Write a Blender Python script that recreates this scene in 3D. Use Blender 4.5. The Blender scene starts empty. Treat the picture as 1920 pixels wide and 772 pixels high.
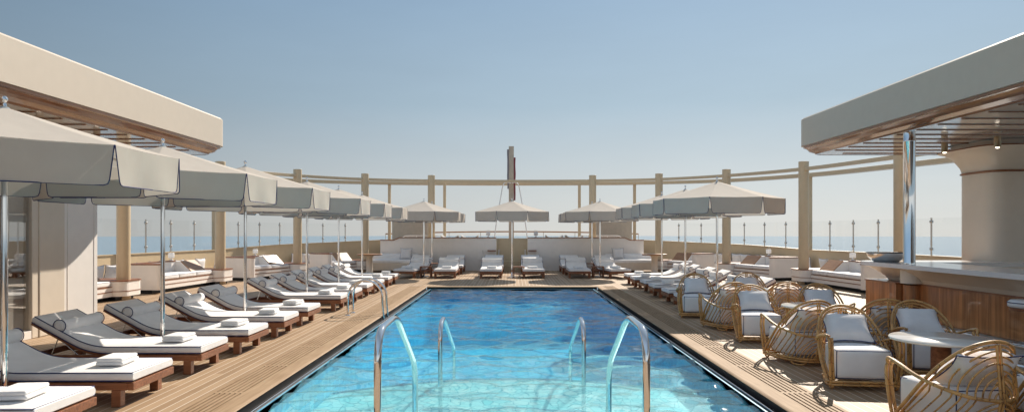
import bpy, math, random
from mathutils import Vector, Matrix
random.seed(7)
R = math.radians
sc = bpy.context.scene
COL = sc.collection

# ------------------------------------------------------------------ materials
def nd(nt, t, **kw):
    n = nt.nodes.new(t)
    for k, v in kw.items():
        setattr(n, k, v)
    return n

def base_mat(name, color, rough=0.5, metal=0.0, vary=0.06, scale=6.0, bump=0.0, bscale=60.0, coat=0.0, spec=0.5, stretch=(1, 1, 1), trans=0.0):
    m = bpy.data.materials.new(name); m.use_nodes = True
    nt = m.node_tree; nt.nodes.clear()
    out = nd(nt, 'ShaderNodeOutputMaterial')
    p = nd(nt, 'ShaderNodeBsdfPrincipled')
    p.inputs['Roughness'].default_value = rough
    p.inputs['Metallic'].default_value = metal
    p.inputs['Coat Weight'].default_value = coat
    p.inputs['Coat Roughness'].default_value = 0.08
    p.inputs['Specular IOR Level'].default_value = spec
    tc = nd(nt, 'ShaderNodeTexCoord')
    mp = nd(nt, 'ShaderNodeMapping'); mp.inputs['Scale'].default_value = stretch
    nt.links.new(tc.outputs['Object'], mp.inputs['Vector'])
    nz = nd(nt, 'ShaderNodeTexNoise'); nz.inputs['Scale'].default_value = scale; nz.inputs['Detail'].default_value = 5
    nt.links.new(mp.outputs['Vector'], nz.inputs['Vector'])
    rp = nd(nt, 'ShaderNodeValToRGB')
    rp.color_ramp.elements[0].position = 0.3; rp.color_ramp.elements[1].position = 0.7
    rp.color_ramp.elements[0].color = tuple(c * (1 - vary) for c in color) + (1,)
    rp.color_ramp.elements[1].color = tuple(min(1, c * (1 + vary)) for c in color) + (1,)
    nt.links.new(nz.outputs['Fac'], rp.inputs['Fac'])
    nt.links.new(rp.outputs['Color'], p.inputs['Base Color'])
    if bump > 0:
        n2 = nd(nt, 'ShaderNodeTexNoise'); n2.inputs['Scale'].default_value = bscale; n2.inputs['Detail'].default_value = 3
        nt.links.new(mp.outputs['Vector'], n2.inputs['Vector'])
        b = nd(nt, 'ShaderNodeBump'); b.inputs['Strength'].default_value = bump; b.inputs['Distance'].default_value = 0.01
        nt.links.new(n2.outputs['Fac'], b.inputs['Height'])
        nt.links.new(b.outputs['Normal'], p.inputs['Normal'])
    if trans > 0:
        t = nd(nt, 'ShaderNodeBsdfTranslucent'); t.inputs['Color'].default_value = tuple(color) + (1,)
        mx = nd(nt, 'ShaderNodeMixShader'); mx.inputs['Fac'].default_value = trans
        nt.links.new(p.outputs[0], mx.inputs[1]); nt.links.new(t.outputs[0], mx.inputs[2])
        nt.links.new(mx.outputs[0], out.inputs[0])
    else:
        nt.links.new(p.outputs[0], out.inputs[0])
    return m

def wood_mat(name, dark, light, axis='X', rough=0.45, freq=1.0, coat=0.0):
    m = bpy.data.materials.new(name); m.use_nodes = True
    nt = m.node_tree; p = nt.nodes['Principled BSDF']
    tc = nd(nt, 'ShaderNodeTexCoord'); mp = nd(nt, 'ShaderNodeMapping')
    s = [38 * freq] * 3; s['XYZ'.index(axis)] = 2.2 * freq
    mp.inputs['Scale'].default_value = s
    nz = nd(nt, 'ShaderNodeTexNoise'); nz.inputs['Scale'].default_value = 1.0; nz.inputs['Detail'].default_value = 6; nz.inputs['Distortion'].default_value = 0.4
    nt.links.new(tc.outputs['Object'], mp.inputs['Vector']); nt.links.new(mp.outputs['Vector'], nz.inputs['Vector'])
    n3 = nd(nt, 'ShaderNodeTexNoise'); n3.inputs['Scale'].default_value = 2.5
    nt.links.new(tc.outputs['Object'], n3.inputs['Vector'])
    ad = nd(nt, 'ShaderNodeMath', operation='ADD')
    mm = nd(nt, 'ShaderNodeMath', operation='MULTIPLY'); mm.inputs[1].default_value = 0.45
    nt.links.new(n3.outputs['Fac'], mm.inputs[0])
    nt.links.new(nz.outputs['Fac'], ad.inputs[0]); nt.links.new(mm.outputs[0], ad.inputs[1])
    rp = nd(nt, 'ShaderNodeValToRGB')
    rp.color_ramp.elements[0].position = 0.5; rp.color_ramp.elements[1].position = 0.95
    rp.color_ramp.elements[0].color = tuple(dark) + (1,); rp.color_ramp.elements[1].color = tuple(light) + (1,)
    nt.links.new(ad.outputs[0], rp.inputs['Fac']); nt.links.new(rp.outputs['Color'], p.inputs['Base Color'])
    p.inputs['Roughness'].default_value = rough
    p.inputs['Coat Weight'].default_value = coat; p.inputs['Coat Roughness'].default_value = 0.06
    return m

def math_chain(nt, op, a, b=None, c=None):
    n = nd(nt, 'ShaderNodeMath', operation=op)
    for i, v in enumerate((a, b, c)):
        if v is None: continue
        if isinstance(v, (int, float)): n.inputs[i].default_value = v
        else: nt.links.new(v, n.inputs[i])
    return n.outputs[0]

def deck_mat():
    m = bpy.data.materials.new('teak_deck'); m.use_nodes = True
    nt = m.node_tree; p = nt.nodes['Principled BSDF']
    tc = nd(nt, 'ShaderNodeTexCoord'); sp = nd(nt, 'ShaderNodeSeparateXYZ')
    nt.links.new(tc.outputs['Object'], sp.inputs[0])
    W = 0.105
    xs = math_chain(nt, 'DIVIDE', math_chain(nt, 'ADD', sp.outputs['X'], 50 * W), W)
    idx = math_chain(nt, 'FLOOR', xs); fr = math_chain(nt, 'FRACT', xs)
    line = math_chain(nt, 'LESS_THAN', fr, 0.09)
    wn = nd(nt, 'ShaderNodeTexWhiteNoise', noise_dimensions='2D')
    # butt joints every 2.4 m, staggered per plank
    yo = math_chain(nt, 'ADD', math_chain(nt, 'DIVIDE', sp.outputs['Y'], 2.4), math_chain(nt, 'MULTIPLY', idx, 0.377))
    cb = nd(nt, 'ShaderNodeCombineXYZ'); nt.links.new(idx, cb.inputs[0]); nt.links.new(math_chain(nt, 'FLOOR', yo), cb.inputs[1])
    nt.links.new(cb.outputs[0], wn.inputs['Vector'])
    mp = nd(nt, 'ShaderNodeMapping'); mp.inputs['Scale'].default_value = (60, 3, 60)
    nt.links.new(tc.outputs['Object'], mp.inputs['Vector'])
    nz = nd(nt, 'ShaderNodeTexNoise'); nz.inputs['Scale'].default_value = 1.0; nz.inputs['Detail'].default_value = 4
    nt.links.new(mp.outputs['Vector'], nz.inputs['Vector'])
    n2 = nd(nt, 'ShaderNodeTexNoise'); n2.inputs['Scale'].default_value = 0.9; n2.inputs['Detail'].default_value = 4
    nt.links.new(tc.outputs['Object'], n2.inputs['Vector'])
    s = math_chain(nt, 'ADD', math_chain(nt, 'MULTIPLY', nz.outputs['Fac'], 0.45), math_chain(nt, 'MULTIPLY', math_chain(nt, 'SUBTRACT', wn.outputs['Value'], 0.18), 0.6))
    s = math_chain(nt, 'ADD', s, math_chain(nt, 'MULTIPLY', n2.outputs['Fac'], 0.3))
    rp = nd(nt, 'ShaderNodeValToRGB')
    rp.color_ramp.elements[0].position = 0.25; rp.color_ramp.elements[1].position = 0.85
    rp.color_ramp.elements[0].color = (0.28, 0.18, 0.10, 1); rp.color_ramp.elements[1].color = (0.40, 0.275, 0.17, 1)
    nt.links.new(s, rp.inputs['Fac'])
    mx = nd(nt, 'ShaderNodeMix', data_type='RGBA')
    nt.links.new(line, mx.inputs[0]); nt.links.new(rp.outputs['Color'], mx.inputs[6]); mx.inputs[7].default_value = (0.66, 0.57, 0.46, 1)
    nt.links.new(mx.outputs[2], p.inputs['Base Color'])
    p.inputs['Roughness'].default_value = 0.58
    p.inputs['Specular IOR Level'].default_value = 0.3
    bp = nd(nt, 'ShaderNodeBump'); bp.inputs['Strength'].default_value = 0.15; bp.inputs['Distance'].default_value = 0.004
    nt.links.new(nz.outputs['Fac'], bp.inputs['Height']); nt.links.new(bp.outputs['Normal'], p.inputs['Normal'])
    return m

def panel_wood(name, dark, light, width=0.12):
    """vertical lacquered strips along Y"""
    m = wood_mat(name, dark, light, 'Z', 0.3, 0.6, 0.5)
    nt = m.node_tree; p = nt.nodes['Principled BSDF']
    src = p.inputs['Base Color'].links[0].from_socket
    tc = nd(nt, 'ShaderNodeTexCoord'); sp = nd(nt, 'ShaderNodeSeparateXYZ'); nt.links.new(tc.outputs['Object'], sp.inputs[0])
    f = math_chain(nt, 'FLOOR', math_chain(nt, 'DIVIDE', math_chain(nt, 'ADD', math_chain(nt, 'ADD', sp.outputs['Y'], sp.outputs['X']), 40), width))
    wn = nd(nt, 'ShaderNodeTexWhiteNoise', noise_dimensions='1D'); nt.links.new(f, wn.inputs['W'])
    v = math_chain(nt, 'ADD', math_chain(nt, 'MULTIPLY', wn.outputs['Value'], 0.35), 0.85)
    h = nd(nt, 'ShaderNodeHueSaturation'); nt.links.new(v, h.inputs['Value']); nt.links.new(src, h.inputs['Color'])
    nt.links.new(h.outputs[0], p.inputs['Base Color'])
    return m

def two_sided_fresnel(nt, ior):
    fr = nd(nt, 'ShaderNodeFresnel'); ge = nd(nt, 'ShaderNodeNewGeometry')
    v = math_chain(nt, 'ADD', math_chain(nt, 'MULTIPLY', ge.outputs['Backfacing'], 1 / ior - ior), ior)
    nt.links.new(v, fr.inputs['IOR'])
    return fr

def glass_mat(name, tint=(0.97, 0.98, 0.98), rough=0.0, ior=1.45):
    m = bpy.data.materials.new(name); m.use_nodes = True
    nt = m.node_tree; nt.nodes.clear()
    out = nd(nt, 'ShaderNodeOutputMaterial')
    t = nd(nt, 'ShaderNodeBsdfTransparent'); t.inputs['Color'].default_value = tuple(tint) + (1,)
    g = nd(nt, 'ShaderNodeBsdfGlossy'); g.inputs['Roughness'].default_value = rough
    fr = two_sided_fresnel(nt, ior)
    mx = nd(nt, 'ShaderNodeMixShader')
    nt.links.new(fr.outputs[0], mx.inputs['Fac']); nt.links.new(t.outputs[0], mx.inputs[1]); nt.links.new(g.outputs[0], mx.inputs[2])
    nt.links.new(mx.outputs[0], out.inputs[0])
    return m

def mosaic_mat(name, c0, c1, c2, tile=0.055, grout=(0.45, 0.62, 0.62)):
    m = bpy.data.materials.new(name); m.use_nodes = True
    nt = m.node_tree; p = nt.nodes['Principled BSDF']
    tc = nd(nt, 'ShaderNodeTexCoord')
    vo = nd(nt, 'ShaderNodeTexVoronoi', feature='F1'); vo.inputs['Scale'].default_value = 1 / tile * 0.35; vo.inputs['Randomness'].default_value = 0.85
    ve = nd(nt, 'ShaderNodeTexVoronoi', feature='DISTANCE_TO_EDGE'); ve.inputs['Scale'].default_value = 1 / tile * 0.35; ve.inputs['Randomness'].default_value = 0.85
    nt.links.new(tc.outputs['Object'], vo.inputs['Vector']); nt.links.new(tc.outputs['Object'], ve.inputs['Vector'])
    wn = nd(nt, 'ShaderNodeSeparateColor'); nt.links.new(vo.outputs['Color'], wn.inputs[0])
    rp = nd(nt, 'ShaderNodeValToRGB')
    rp.color_ramp.elements[0].color = tuple(c0) + (1,); rp.color_ramp.elements[1].color = tuple(c2) + (1,)
    e = rp.color_ramp.elements.new(0.5); e.color = tuple(c1) + (1,)
    n2 = nd(nt, 'ShaderNodeTexNoise'); n2.inputs['Scale'].default_value = 0.8; n2.inputs['Detail'].default_value = 3
    nt.links.new(tc.outputs['Object'], n2.inputs['Vector'])
    f = math_chain(nt, 'ADD', math_chain(nt, 'MULTIPLY', wn.outputs[0], 0.75), math_chain(nt, 'MULTIPLY', n2.outputs['Fac'], 0.3))
    nt.links.new(f, rp.inputs['Fac'])
    mx = nd(nt, 'ShaderNodeMix', data_type='RGBA')
    nt.links.new(math_chain(nt, 'LESS_THAN', ve.outputs['Distance'], 0.035), mx.inputs[0])
    nt.links.new(rp.outputs['Color'], mx.inputs[6]); mx.inputs[7].default_value = tuple(grout) + (1,)
    nt.links.new(mx.outputs[2], p.inputs['Base Color'])
    p.inputs['Roughness'].default_value = 0.35
    return m

def water_mat():
    m = bpy.data.materials.new('pool_water'); m.use_nodes = True
    nt = m.node_tree; nt.nodes.clear()
    out = nd(nt, 'ShaderNodeOutputMaterial')
    rf = nd(nt, 'ShaderNodeBsdfRefraction'); rf.inputs['IOR'].default_value = 1.33; rf.inputs['Roughness'].default_value = 0.0; rf.inputs['Color'].default_value = (0.80, 0.97, 1.0, 1)
    g = nd(nt, 'ShaderNodeBsdfGlossy'); g.inputs['Roughness'].default_value = 0.03
    fr = two_sided_fresnel(nt, 1.55)
    t = nd(nt, 'ShaderNodeBsdfTransparent'); t.inputs['Color'].default_value = (0.80, 0.97, 1.0, 1)
    mx0 = nd(nt, 'ShaderNodeMixShader'); mx0.inputs['Fac'].default_value = 0.38
    nt.links.new(t.outputs[0], mx0.inputs[1]); nt.links.new(rf.outputs[0], mx0.inputs[2])
    mx = nd(nt, 'ShaderNodeMixShader')
    nt.links.new(fr.outputs[0], mx.inputs['Fac']); nt.links.new(mx0.outputs[0], mx.inputs[1]); nt.links.new(g.outputs[0], mx.inputs[2])
    nt.links.new(mx.outputs[0], out.inputs['Surface'])
    va = nd(nt, 'ShaderNodeVolumeAbsorption'); va.inputs['Color'].default_value = (0.10, 0.86, 0.97, 1); va.inputs['Density'].default_value = 0.10
    nt.links.new(va.outputs[0], out.inputs['Volume'])
    return m

def sea_mat():
    m = bpy.data.materials.new('sea_water'); m.use_nodes = True
    nt = m.node_tree; p = nt.nodes['Principled BSDF']
    p.inputs['Base Color'].default_value = (0.22, 0.29, 0.35, 1)
    p.inputs['Roughness'].default_value = 0.8
    p.inputs['Specular IOR Level'].default_value = 0.06
    tc = nd(nt, 'ShaderNodeTexCoord'); mp = nd(nt, 'ShaderNodeMapping'); mp.inputs['Scale'].default_value = (0.05, 0.05, 0.05)
    nt.links.new(tc.outputs['Object'], mp.inputs['Vector'])
    nz = nd(nt, 'ShaderNodeTexNoise'); nz.inputs['Scale'].default_value = 1.0; nz.inputs['Detail'].default_value = 8; nz.inputs['Roughness'].default_value = 0.65
    nt.links.new(mp.outputs['Vector'], nz.inputs['Vector'])
    b = nd(nt, 'ShaderNodeBump'); b.inputs['Strength'].default_value = 0.7; b.inputs['Distance'].default_value = 6.0
    nt.links.new(nz.outputs['Fac'], b.inputs['Height']); nt.links.new(b.outputs['Normal'], p.inputs['Normal'])
    return m

def emit_mat(name, color, s):
    m = bpy.data.materials.new(name); m.use_nodes = True
    p = m.node_tree.nodes['Principled BSDF']
    p.inputs['Base Color'].default_value = tuple(color) + (1,)
    p.inputs['Emission Color'].default_value = tuple(color) + (1,); p.inputs['Emission Strength'].default_value = s
    return m

M = {}
M['white'] = base_mat('white_paint', (0.84, 0.80, 0.76), 0.32, vary=0.02, coat=0.25)
M['cream'] = base_mat('cream_paint', (0.70, 0.62, 0.52), 0.35, vary=0.02, coat=0.2)
M['fascia'] = base_mat('fascia_paint', (0.54, 0.47, 0.385), 0.45, vary=0.02)
M['tan'] = base_mat('tan_column_paint', (0.58, 0.46, 0.30), 0.4, vary=0.03, coat=0.1)
M['soffit'] = base_mat('glossy_soffit', (0.66, 0.56, 0.48), 0.12, vary=0.02, coat=0.5)
M['fabric'] = base_mat('white_upholstery', (0.84, 0.825, 0.815), 0.85, vary=0.04, bump=0.25, bscale=220, spec=0.2)
M['soft'] = base_mat('pillow_fabric', (0.76, 0.74, 0.73), 0.9, vary=0.05, bump=0.35, bscale=25, spec=0.2)
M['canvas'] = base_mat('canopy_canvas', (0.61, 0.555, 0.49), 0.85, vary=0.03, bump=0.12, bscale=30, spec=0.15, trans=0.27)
M['navy'] = base_mat('navy_piping', (0.02, 0.035, 0.13), 0.7)
M['towel'] = base_mat('towel_terry', (0.82, 0.81, 0.80), 0.95, vary=0.03, bump=0.5, bscale=160, spec=0.1)
M['teakf'] = wood_mat('teak_furniture', (0.13, 0.045, 0.02), (0.33, 0.13, 0.058), 'X', 0.4)
M['teaky'] = wood_mat('teak_trim', (0.16, 0.06, 0.025), (0.34, 0.145, 0.06), 'Y', 0.3, 1.0, 0.4)
M['honey'] = wood_mat('honey_teak', (0.26, 0.12, 0.05), (0.45, 0.24, 0.11), 'X', 0.35)
M['walnut'] = wood_mat('varnished_moulding', (0.15, 0.055, 0.022), (0.33, 0.14, 0.06), 'Y', 0.18, 0.5, 0.6)
M['barwood'] = panel_wood('bar_panelling', (0.25, 0.095, 0.032), (0.50, 0.22, 0.085), 0.065)
M['deck'] = deck_mat()
M['border'] = wood_mat('teak_border', (0.29, 0.19, 0.11), (0.40, 0.28, 0.175), 'Y', 0.7)
M['border'].node_tree.nodes['Principled BSDF'].inputs['Specular IOR Level'].default_value = 0.2
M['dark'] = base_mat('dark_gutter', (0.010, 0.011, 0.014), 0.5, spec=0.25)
M['chrome'] = base_mat('polished_steel', (0.80, 0.80, 0.80), 0.07, metal=1.0, vary=0.01)
M['steel'] = base_mat('brushed_steel', (0.55, 0.52, 0.48), 0.3, metal=1.0, vary=0.03)
M['bowl'] = base_mat('satin_steel', (0.85, 0.83, 0.80), 0.28, metal=1.0, vary=0.02)
M['mast'] = base_mat('grey_tan_mast_paint', (0.47, 0.40, 0.32), 0.5, vary=0.08)  # even grey-tan, greyer than the column paint
M['gsteel'] = base_mat('dark_steel', (0.30, 0.33, 0.38), 0.25, metal=1.0, vary=0.02)
M['tube'] = base_mat('white_tube', (0.8, 0.8, 0.8), 0.3, vary=0.01)
M['marble'] = base_mat('stone_top', (0.74, 0.70, 0.64), 0.18, vary=0.05, scale=4, coat=0.2)
M['counter'] = base_mat('white_countertop', (0.76, 0.74, 0.73), 0.18, vary=0.02, coat=0.3)
M['glass'] = glass_mat('clear_glass', (0.985, 0.99, 0.99), 0.0, 1.22)
M['winglass'] = glass_mat('window_glass', (0.93, 0.93, 0.92), 0.0, 2.8)
M['water'] = water_mat()
M['sea'] = sea_mat()
M['shallow'] = mosaic_mat('turquoise_mosaic', (0.26, 0.70, 0.72), (0.55, 0.85, 0.84), (0.88, 0.93, 0.86), grout=(0.22, 0.50, 0.54))
M['deep'] = mosaic_mat('blue_mosaic', (0.01, 0.36, 0.64), (0.03, 0.52, 0.80), (0.16, 0.70, 0.88), grout=(0.06, 0.36, 0.56))
M['midtile'] = mosaic_mat('aqua_mosaic', (0.10, 0.52, 0.70), (0.26, 0.68, 0.80), (0.52, 0.82, 0.86), grout=(0.12, 0.42, 0.56))
M['bandtile'] = mosaic_mat('blue_band_mosaic', (0.06, 0.28, 0.50), (0.12, 0.42, 0.62), (0.30, 0.58, 0.70), 0.04, (0.2, 0.4, 0.5))
M['navytile'] = mosaic_mat('navy_step_mosaic', (0.03, 0.10, 0.20), (0.06, 0.16, 0.28), (0.12, 0.25, 0.36), 0.05, (0.2, 0.35, 0.4))
M['lamp'] = base_mat('white_lamp_shade', (0.88, 0.88, 0.88), 0.5, vary=0.01, trans=0.6)
M['bulb'] = emit_mat('spot_glow', (1.0, 0.86, 0.68), 8.0)
M['brass'] = base_mat('bronze_spot', (0.35, 0.24, 0.14), 0.35, metal=0.8)
M['red'] = base_mat('red_flag_cloth', (0.22, 0.05, 0.06), 0.8)
M['bluegrey'] = base_mat('bluegrey_flag_cloth', (0.22, 0.21, 0.23), 0.8)
M['screen'] = base_mat('beige_screen', (0.44, 0.39, 0.33), 0.7)
M['grey'] = base_mat('grey_fabric', (0.34, 0.34, 0.34), 0.9)

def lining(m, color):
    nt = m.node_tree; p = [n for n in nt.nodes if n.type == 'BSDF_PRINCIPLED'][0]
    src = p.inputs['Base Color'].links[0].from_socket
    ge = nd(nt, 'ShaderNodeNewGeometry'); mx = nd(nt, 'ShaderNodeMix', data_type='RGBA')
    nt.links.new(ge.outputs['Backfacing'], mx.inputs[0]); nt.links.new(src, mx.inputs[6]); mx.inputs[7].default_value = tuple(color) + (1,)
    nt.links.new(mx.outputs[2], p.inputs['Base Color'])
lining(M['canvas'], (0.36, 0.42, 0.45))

def cane_mat():
    m = base_mat('rattan_cane', (0.56, 0.305, 0.10), 0.36, vary=0.25, scale=9, coat=0.2)
    nt = m.node_tree; p = [n for n in nt.nodes if n.type == 'BSDF_PRINCIPLED'][0]
    src = p.inputs['Base Color'].links[0].from_socket
    tc = nd(nt, 'ShaderNodeTexCoord')
    vo = nd(nt, 'ShaderNodeTexVoronoi', feature='DISTANCE_TO_EDGE'); vo.inputs['Scale'].default_value = 7.5
    nt.links.new(tc.outputs['Object'], vo.inputs['Vector'])
    mx = nd(nt, 'ShaderNodeMix', data_type='RGBA')
    nt.links.new(math_chain(nt, 'LESS_THAN', vo.outputs['Distance'], 0.014), mx.inputs[0])
    nt.links.new(src, mx.inputs[6]); mx.inputs[7].default_value = (0.17, 0.075, 0.025, 1)
    nt.links.new(mx.outputs[2], p.inputs['Base Color'])
    return m
M['cane'] = cane_mat()

# ------------------------------------------------------------------ mesh builder
class MB:
    def __init__(s): s.v = []; s.f = []; s.mi = []; s.sm = []
    def add(s, vs, fs, mi=0, smooth=False):
        o = len(s.v); s.v += [tuple(p) for p in vs]
        for f in fs: s.f.append(tuple(i + o for i in f)); s.mi.append(mi); s.sm.append(smooth)
        return s
    def box(s, x0, x1, y0, y1, z0, z1, mi=0):
        vs = [(x, y, z) for z in (z0, z1) for y in (y0, y1) for x in (x0, x1)]
        return s.add(vs, [(0, 2, 3, 1), (4, 5, 7, 6), (0, 1, 5, 4), (2, 6, 7, 3), (0, 4, 6, 2), (1, 3, 7, 5)], mi)
    def tube(s, pts, r, n=8, closed=False, mi=0, caps=True):
        P = [Vector(p) for p in pts]; N = len(P)
        rs = r if isinstance(r, (list, tuple)) else [r] * N
        T = []
        for i in range(N):
            a = P[(i - 1) % N] if (closed or i > 0) else P[i]
            b = P[(i + 1) % N] if (closed or i < N - 1) else P[i]
            t = (b - a); T.append(t.normalized() if t.length > 1e-9 else Vector((0, 0, 1)))
        up = Vector((0, 0, 1)) if abs(T[0].z) < 0.9 else Vector((1, 0, 0))
        nrm = (up - T[0] * up.dot(T[0])).normalized()
        vs = []
        for i in range(N):
            nrm = (nrm - T[i] * nrm.dot(T[i]))
            if nrm.length < 1e-6: nrm = T[i].orthogonal()
            nrm.normalize(); bn = T[i].cross(nrm)
            for k in range(n):
                a = 2 * math.pi * k / n
                vs.append(P[i] + (nrm * math.cos(a) + bn * math.sin(a)) * rs[i])
        fs = []
        m = N if closed else N - 1
        for i in range(m):
            j = (i + 1) % N
            for k in range(n):
                l = (k + 1) % n
                fs.append((i * n + k, i * n + l, j * n + l, j * n + k))
        s.add(vs, fs, mi, True)
        if caps and not closed:
            s.add(vs[:n], [tuple(range(n))[::-1]], mi); s.add(vs[-n:], [tuple(range(n))], mi)
        return s
    def lathe(s, prof, n=24, c=(0, 0), mi=0, smooth=True):
        vs = []; fs = []
        for r, z in prof:
            for k in range(n):
                a = 2 * math.pi * k / n; vs.append((c[0] + r * math.cos(a), c[1] + r * math.sin(a), z))
        for i in range(len(prof) - 1):
            for k in range(n):
                l = (k + 1) % n; fs.append((i * n + k, i * n + l, (i + 1) * n + l, (i + 1) * n + k))
        s.add(vs, fs, mi, smooth)
        if prof[0][0] > 1e-4: s.add(vs[:n], [tuple(range(n))[::-1]], mi)
        if prof[-1][0] > 1e-4: s.add(vs[-n:], [tuple(range(n))], mi)
        return s
    def prism(s, poly, z0, z1, mi=0, smooth=False):
        """poly counter-clockwise (x,y)"""
        n = len(poly)
        vs = [(x, y, z0) for x, y in poly] + [(x, y, z1) for x, y in poly]
        s.add(vs, [(i, (i + 1) % n, n + (i + 1) % n, n + i) for i in range(n)], mi, smooth)
        s.add(vs[:n], [tuple(range(n))[::-1]], mi); s.add(vs[n:], [tuple(range(n))], mi)
        return s
    def loft(s, rings, closed=True, mi=0, smooth=True, caps=True):
        n = len(rings[0]); vs = [p for r in rings for p in r]; fs = []
        for i in range(len(rings) - 1):
            for k in range(n if closed else n - 1):
                l = (k + 1) % n; fs.append((i * n + k, i * n + l, (i + 1) * n + l, (i + 1) * n + k))
        s.add(vs, fs, mi, smooth)
        if caps and closed:
            s.add(rings[0], [tuple(range(n))[::-1]], mi); s.add(rings[-1], [tuple(range(n))], mi)
        return s
    def rbox(s, cx, cy, cz, sx, sy, sz, r, puff=0.0, mi=0, k=6):
        """rounded box; puff bulges the broad faces"""
        h = (sx / 2, sy / 2, sz / 2)
        def coords(hh):
            inner = max(hh - r, 0); L = [-hh]
            a = [-hh + r * (1 - math.cos(math.pi / 2 * t / 3)) for t in (1, 2, 3)] if r > 0 else []
            L = [-hh] + a + [(-inner + 2 * inner * i / k) for i in range(1, k)] + [-q for q in reversed(a)] + [hh]
            return L
        ax = [coords(q) for q in h]
        def fix(p):
            q = [max(-(h[i] - r), min(h[i] - r, p[i])) for i in range(3)]
            d = Vector([p[i] - q[i] for i in range(3)])
            if d.length > 1e-9: d = d.normalized() * r
            o = [q[i] + d[i] for i in range(3)]
            u = o[0] / h[0]; w = o[1] / h[1]; t = o[2] / h[2]
            o[2] += puff * (1 - u * u) * (1 - w * w) * (1 if o[2] > 0 else -1)
            o[0] += puff * 0.4 * (1 - t * t) * (1 - w * w) * u; o[1] += puff * 0.4 * (1 - t * t) * (1 - u * u) * w
            return (o[0] + cx, o[1] + cy, o[2] + cz)
        for a in range(3):
            b, c = (a + 1) % 3, (a + 2) % 3
            for sg in (-1, 1):
                vs = []; B = ax[b]; Cc = ax[c]
                for i in B:
                    for j in Cc:
                        p = [0, 0, 0]; p[a] = sg * h[a]; p[b] = i; p[c] = j; vs.append(fix(p))
                nC = len(Cc); fs = []
                for i in range(len(B) - 1):
                    for j in range(nC - 1):
                        q = (i * nC + j, (i + 1) * nC + j, (i + 1) * nC + j + 1, i * nC + j + 1)
                        fs.append(q if sg > 0 else q[::-1])
                s.add(vs, fs, mi, True)
        return s
    def build(s, name, mats, parent=None, loc=(0, 0, 0), rz=0.0, bev=0.0):
        me = bpy.data.meshes.new(name); me.from_pydata(s.v, [], s.f)
        if not isinstance(mats, (list, tuple)): mats = [mats]
        for m in mats: me.materials.append(m)
        me.polygons.foreach_set('material_index', s.mi); me.polygons.foreach_set('use_smooth', s.sm)
        me.update()
        o = bpy.data.objects.new(name, me); COL.objects.link(o)
        o.location = loc; o.rotation_euler = (0, 0, rz)
        if parent: o.parent = parent
        if bev > 0:
            b = o.modifiers.new('bevel', 'BEVEL'); b.width = bev; b.segments = 2; b.limit_method = 'ANGLE'; b.angle_limit = R(40)
        return o

def tag(o, label=None, cat=None, group=None, kind=None):
    if label: o['label'] = label
    if cat: o['category'] = cat
    if group: o['group'] = group
    if kind: o['kind'] = kind
    return o

def empty(name, loc, rz, label, cat, group=None):
    o = bpy.data.objects.new(name, None); COL.objects.link(o)
    o.location = loc; o.rotation_euler = (0, 0, rz); o.empty_display_size = 0.2
    return tag(o, label, cat, group)

def copy_tree(o, parent=None):
    c = o.copy(); COL.objects.link(c)
    if parent is not None: c.parent = parent
    for ch in list(o.children): copy_tree(ch, c)
    return c

def place(proto, used, loc, rz, label, group=None):
    o = proto if not used else copy_tree(proto)
    o.location = loc; o.rotation_euler = (0, 0, rz); o['label'] = label
    if group: o['group'] = group
    return o

def spline(pts, n=6, closed=False):
    P = [Vector(p) for p in pts]; N = len(P); out = []
    for i in range(N if closed else N - 1):
        p1 = P[i]; p2 = P[(i + 1) % N]
        p0 = P[(i - 1) % N] if (closed or i > 0) else p1 * 2 - p2
        p3 = P[(i + 2) % N] if (closed or i < N - 2) else p2 * 2 - p1
        for k in range(n):
            t = k / n
            out.append(0.5 * ((2 * p1) + (p2 - p0) * t + (2 * p0 - 5 * p1 + 4 * p2 - p3) * t * t + (3 * p1 - p0 - 3 * p2 + p3) * t ** 3))
    if not closed: out.append(P[-1])
    return out

def rrect(x0, x1, y0, y1, r, n=6, corners=(1, 1, 1, 1)):
    """ccw rounded rectangle; corners: (x0y0, x1y0, x1y1, x0y1)"""
    pts = []
    for (cx, cy, a0, on) in ((x0, y0, 180, corners[0]), (x1, y0, 270, corners[1]), (x1, y1, 0, corners[2]), (x0, y1, 90, corners[3])):
        if not on: pts.append((cx, cy)); continue
        ox = cx + r if cx == x0 else cx - r; oy = cy + r if cy == y0 else cy - r
        for k in range(n + 1):
            a = R(a0 + 90 * k / n); pts.append((ox + r * math.cos(a), oy + r * math.sin(a)))
    return pts

ORD = ['nearest', 'second', 'third', 'fourth', 'fifth', 'sixth', 'seventh', 'eighth', 'ninth', 'tenth', 'eleventh', 'farthest']

# ------------------------------------------------------------------ world, sun, camera
AZ, EL = 26.0, 36.5
w = bpy.data.worlds.new('World'); sc.world = w; w.use_nodes = True
nt = w.node_tree; bg = nt.nodes['Background']
sky = nt.nodes.new('ShaderNodeTexSky'); sky.sky_type = 'NISHITA'; sky.sun_disc = False
sky.sun_elevation = R(EL); sky.sun_rotation = R(AZ)
sky.altitude = 0; sky.air_density = 1.0; sky.dust_density = 0.25; sky.ozone_density = 1.6
EXPO = 0.62
d = Vector((math.sin(R(AZ)) * math.cos(R(EL)), math.cos(R(AZ)) * math.cos(R(EL)), math.sin(R(EL))))
tc = nd(nt, 'ShaderNodeTexCoord')
sx = nd(nt, 'ShaderNodeSeparateXYZ'); nt.links.new(tc.outputs['Generated'], sx.inputs[0])
grad = nd(nt, 'ShaderNodeValToRGB'); cr = grad.color_ramp
K = 10.0 / (2 ** EXPO)
stops = [(0.0, (.72, .74, .74)), (.06, (.635, .69, .72)), (.18, (.385, .52, .635)), (.33, (.265, .415, .59)), (.6, (.34, .45, .60)), (1.0, (.34, .44, .57))]
cr.elements[0].position = 0; cr.elements[1].position = 1
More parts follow.
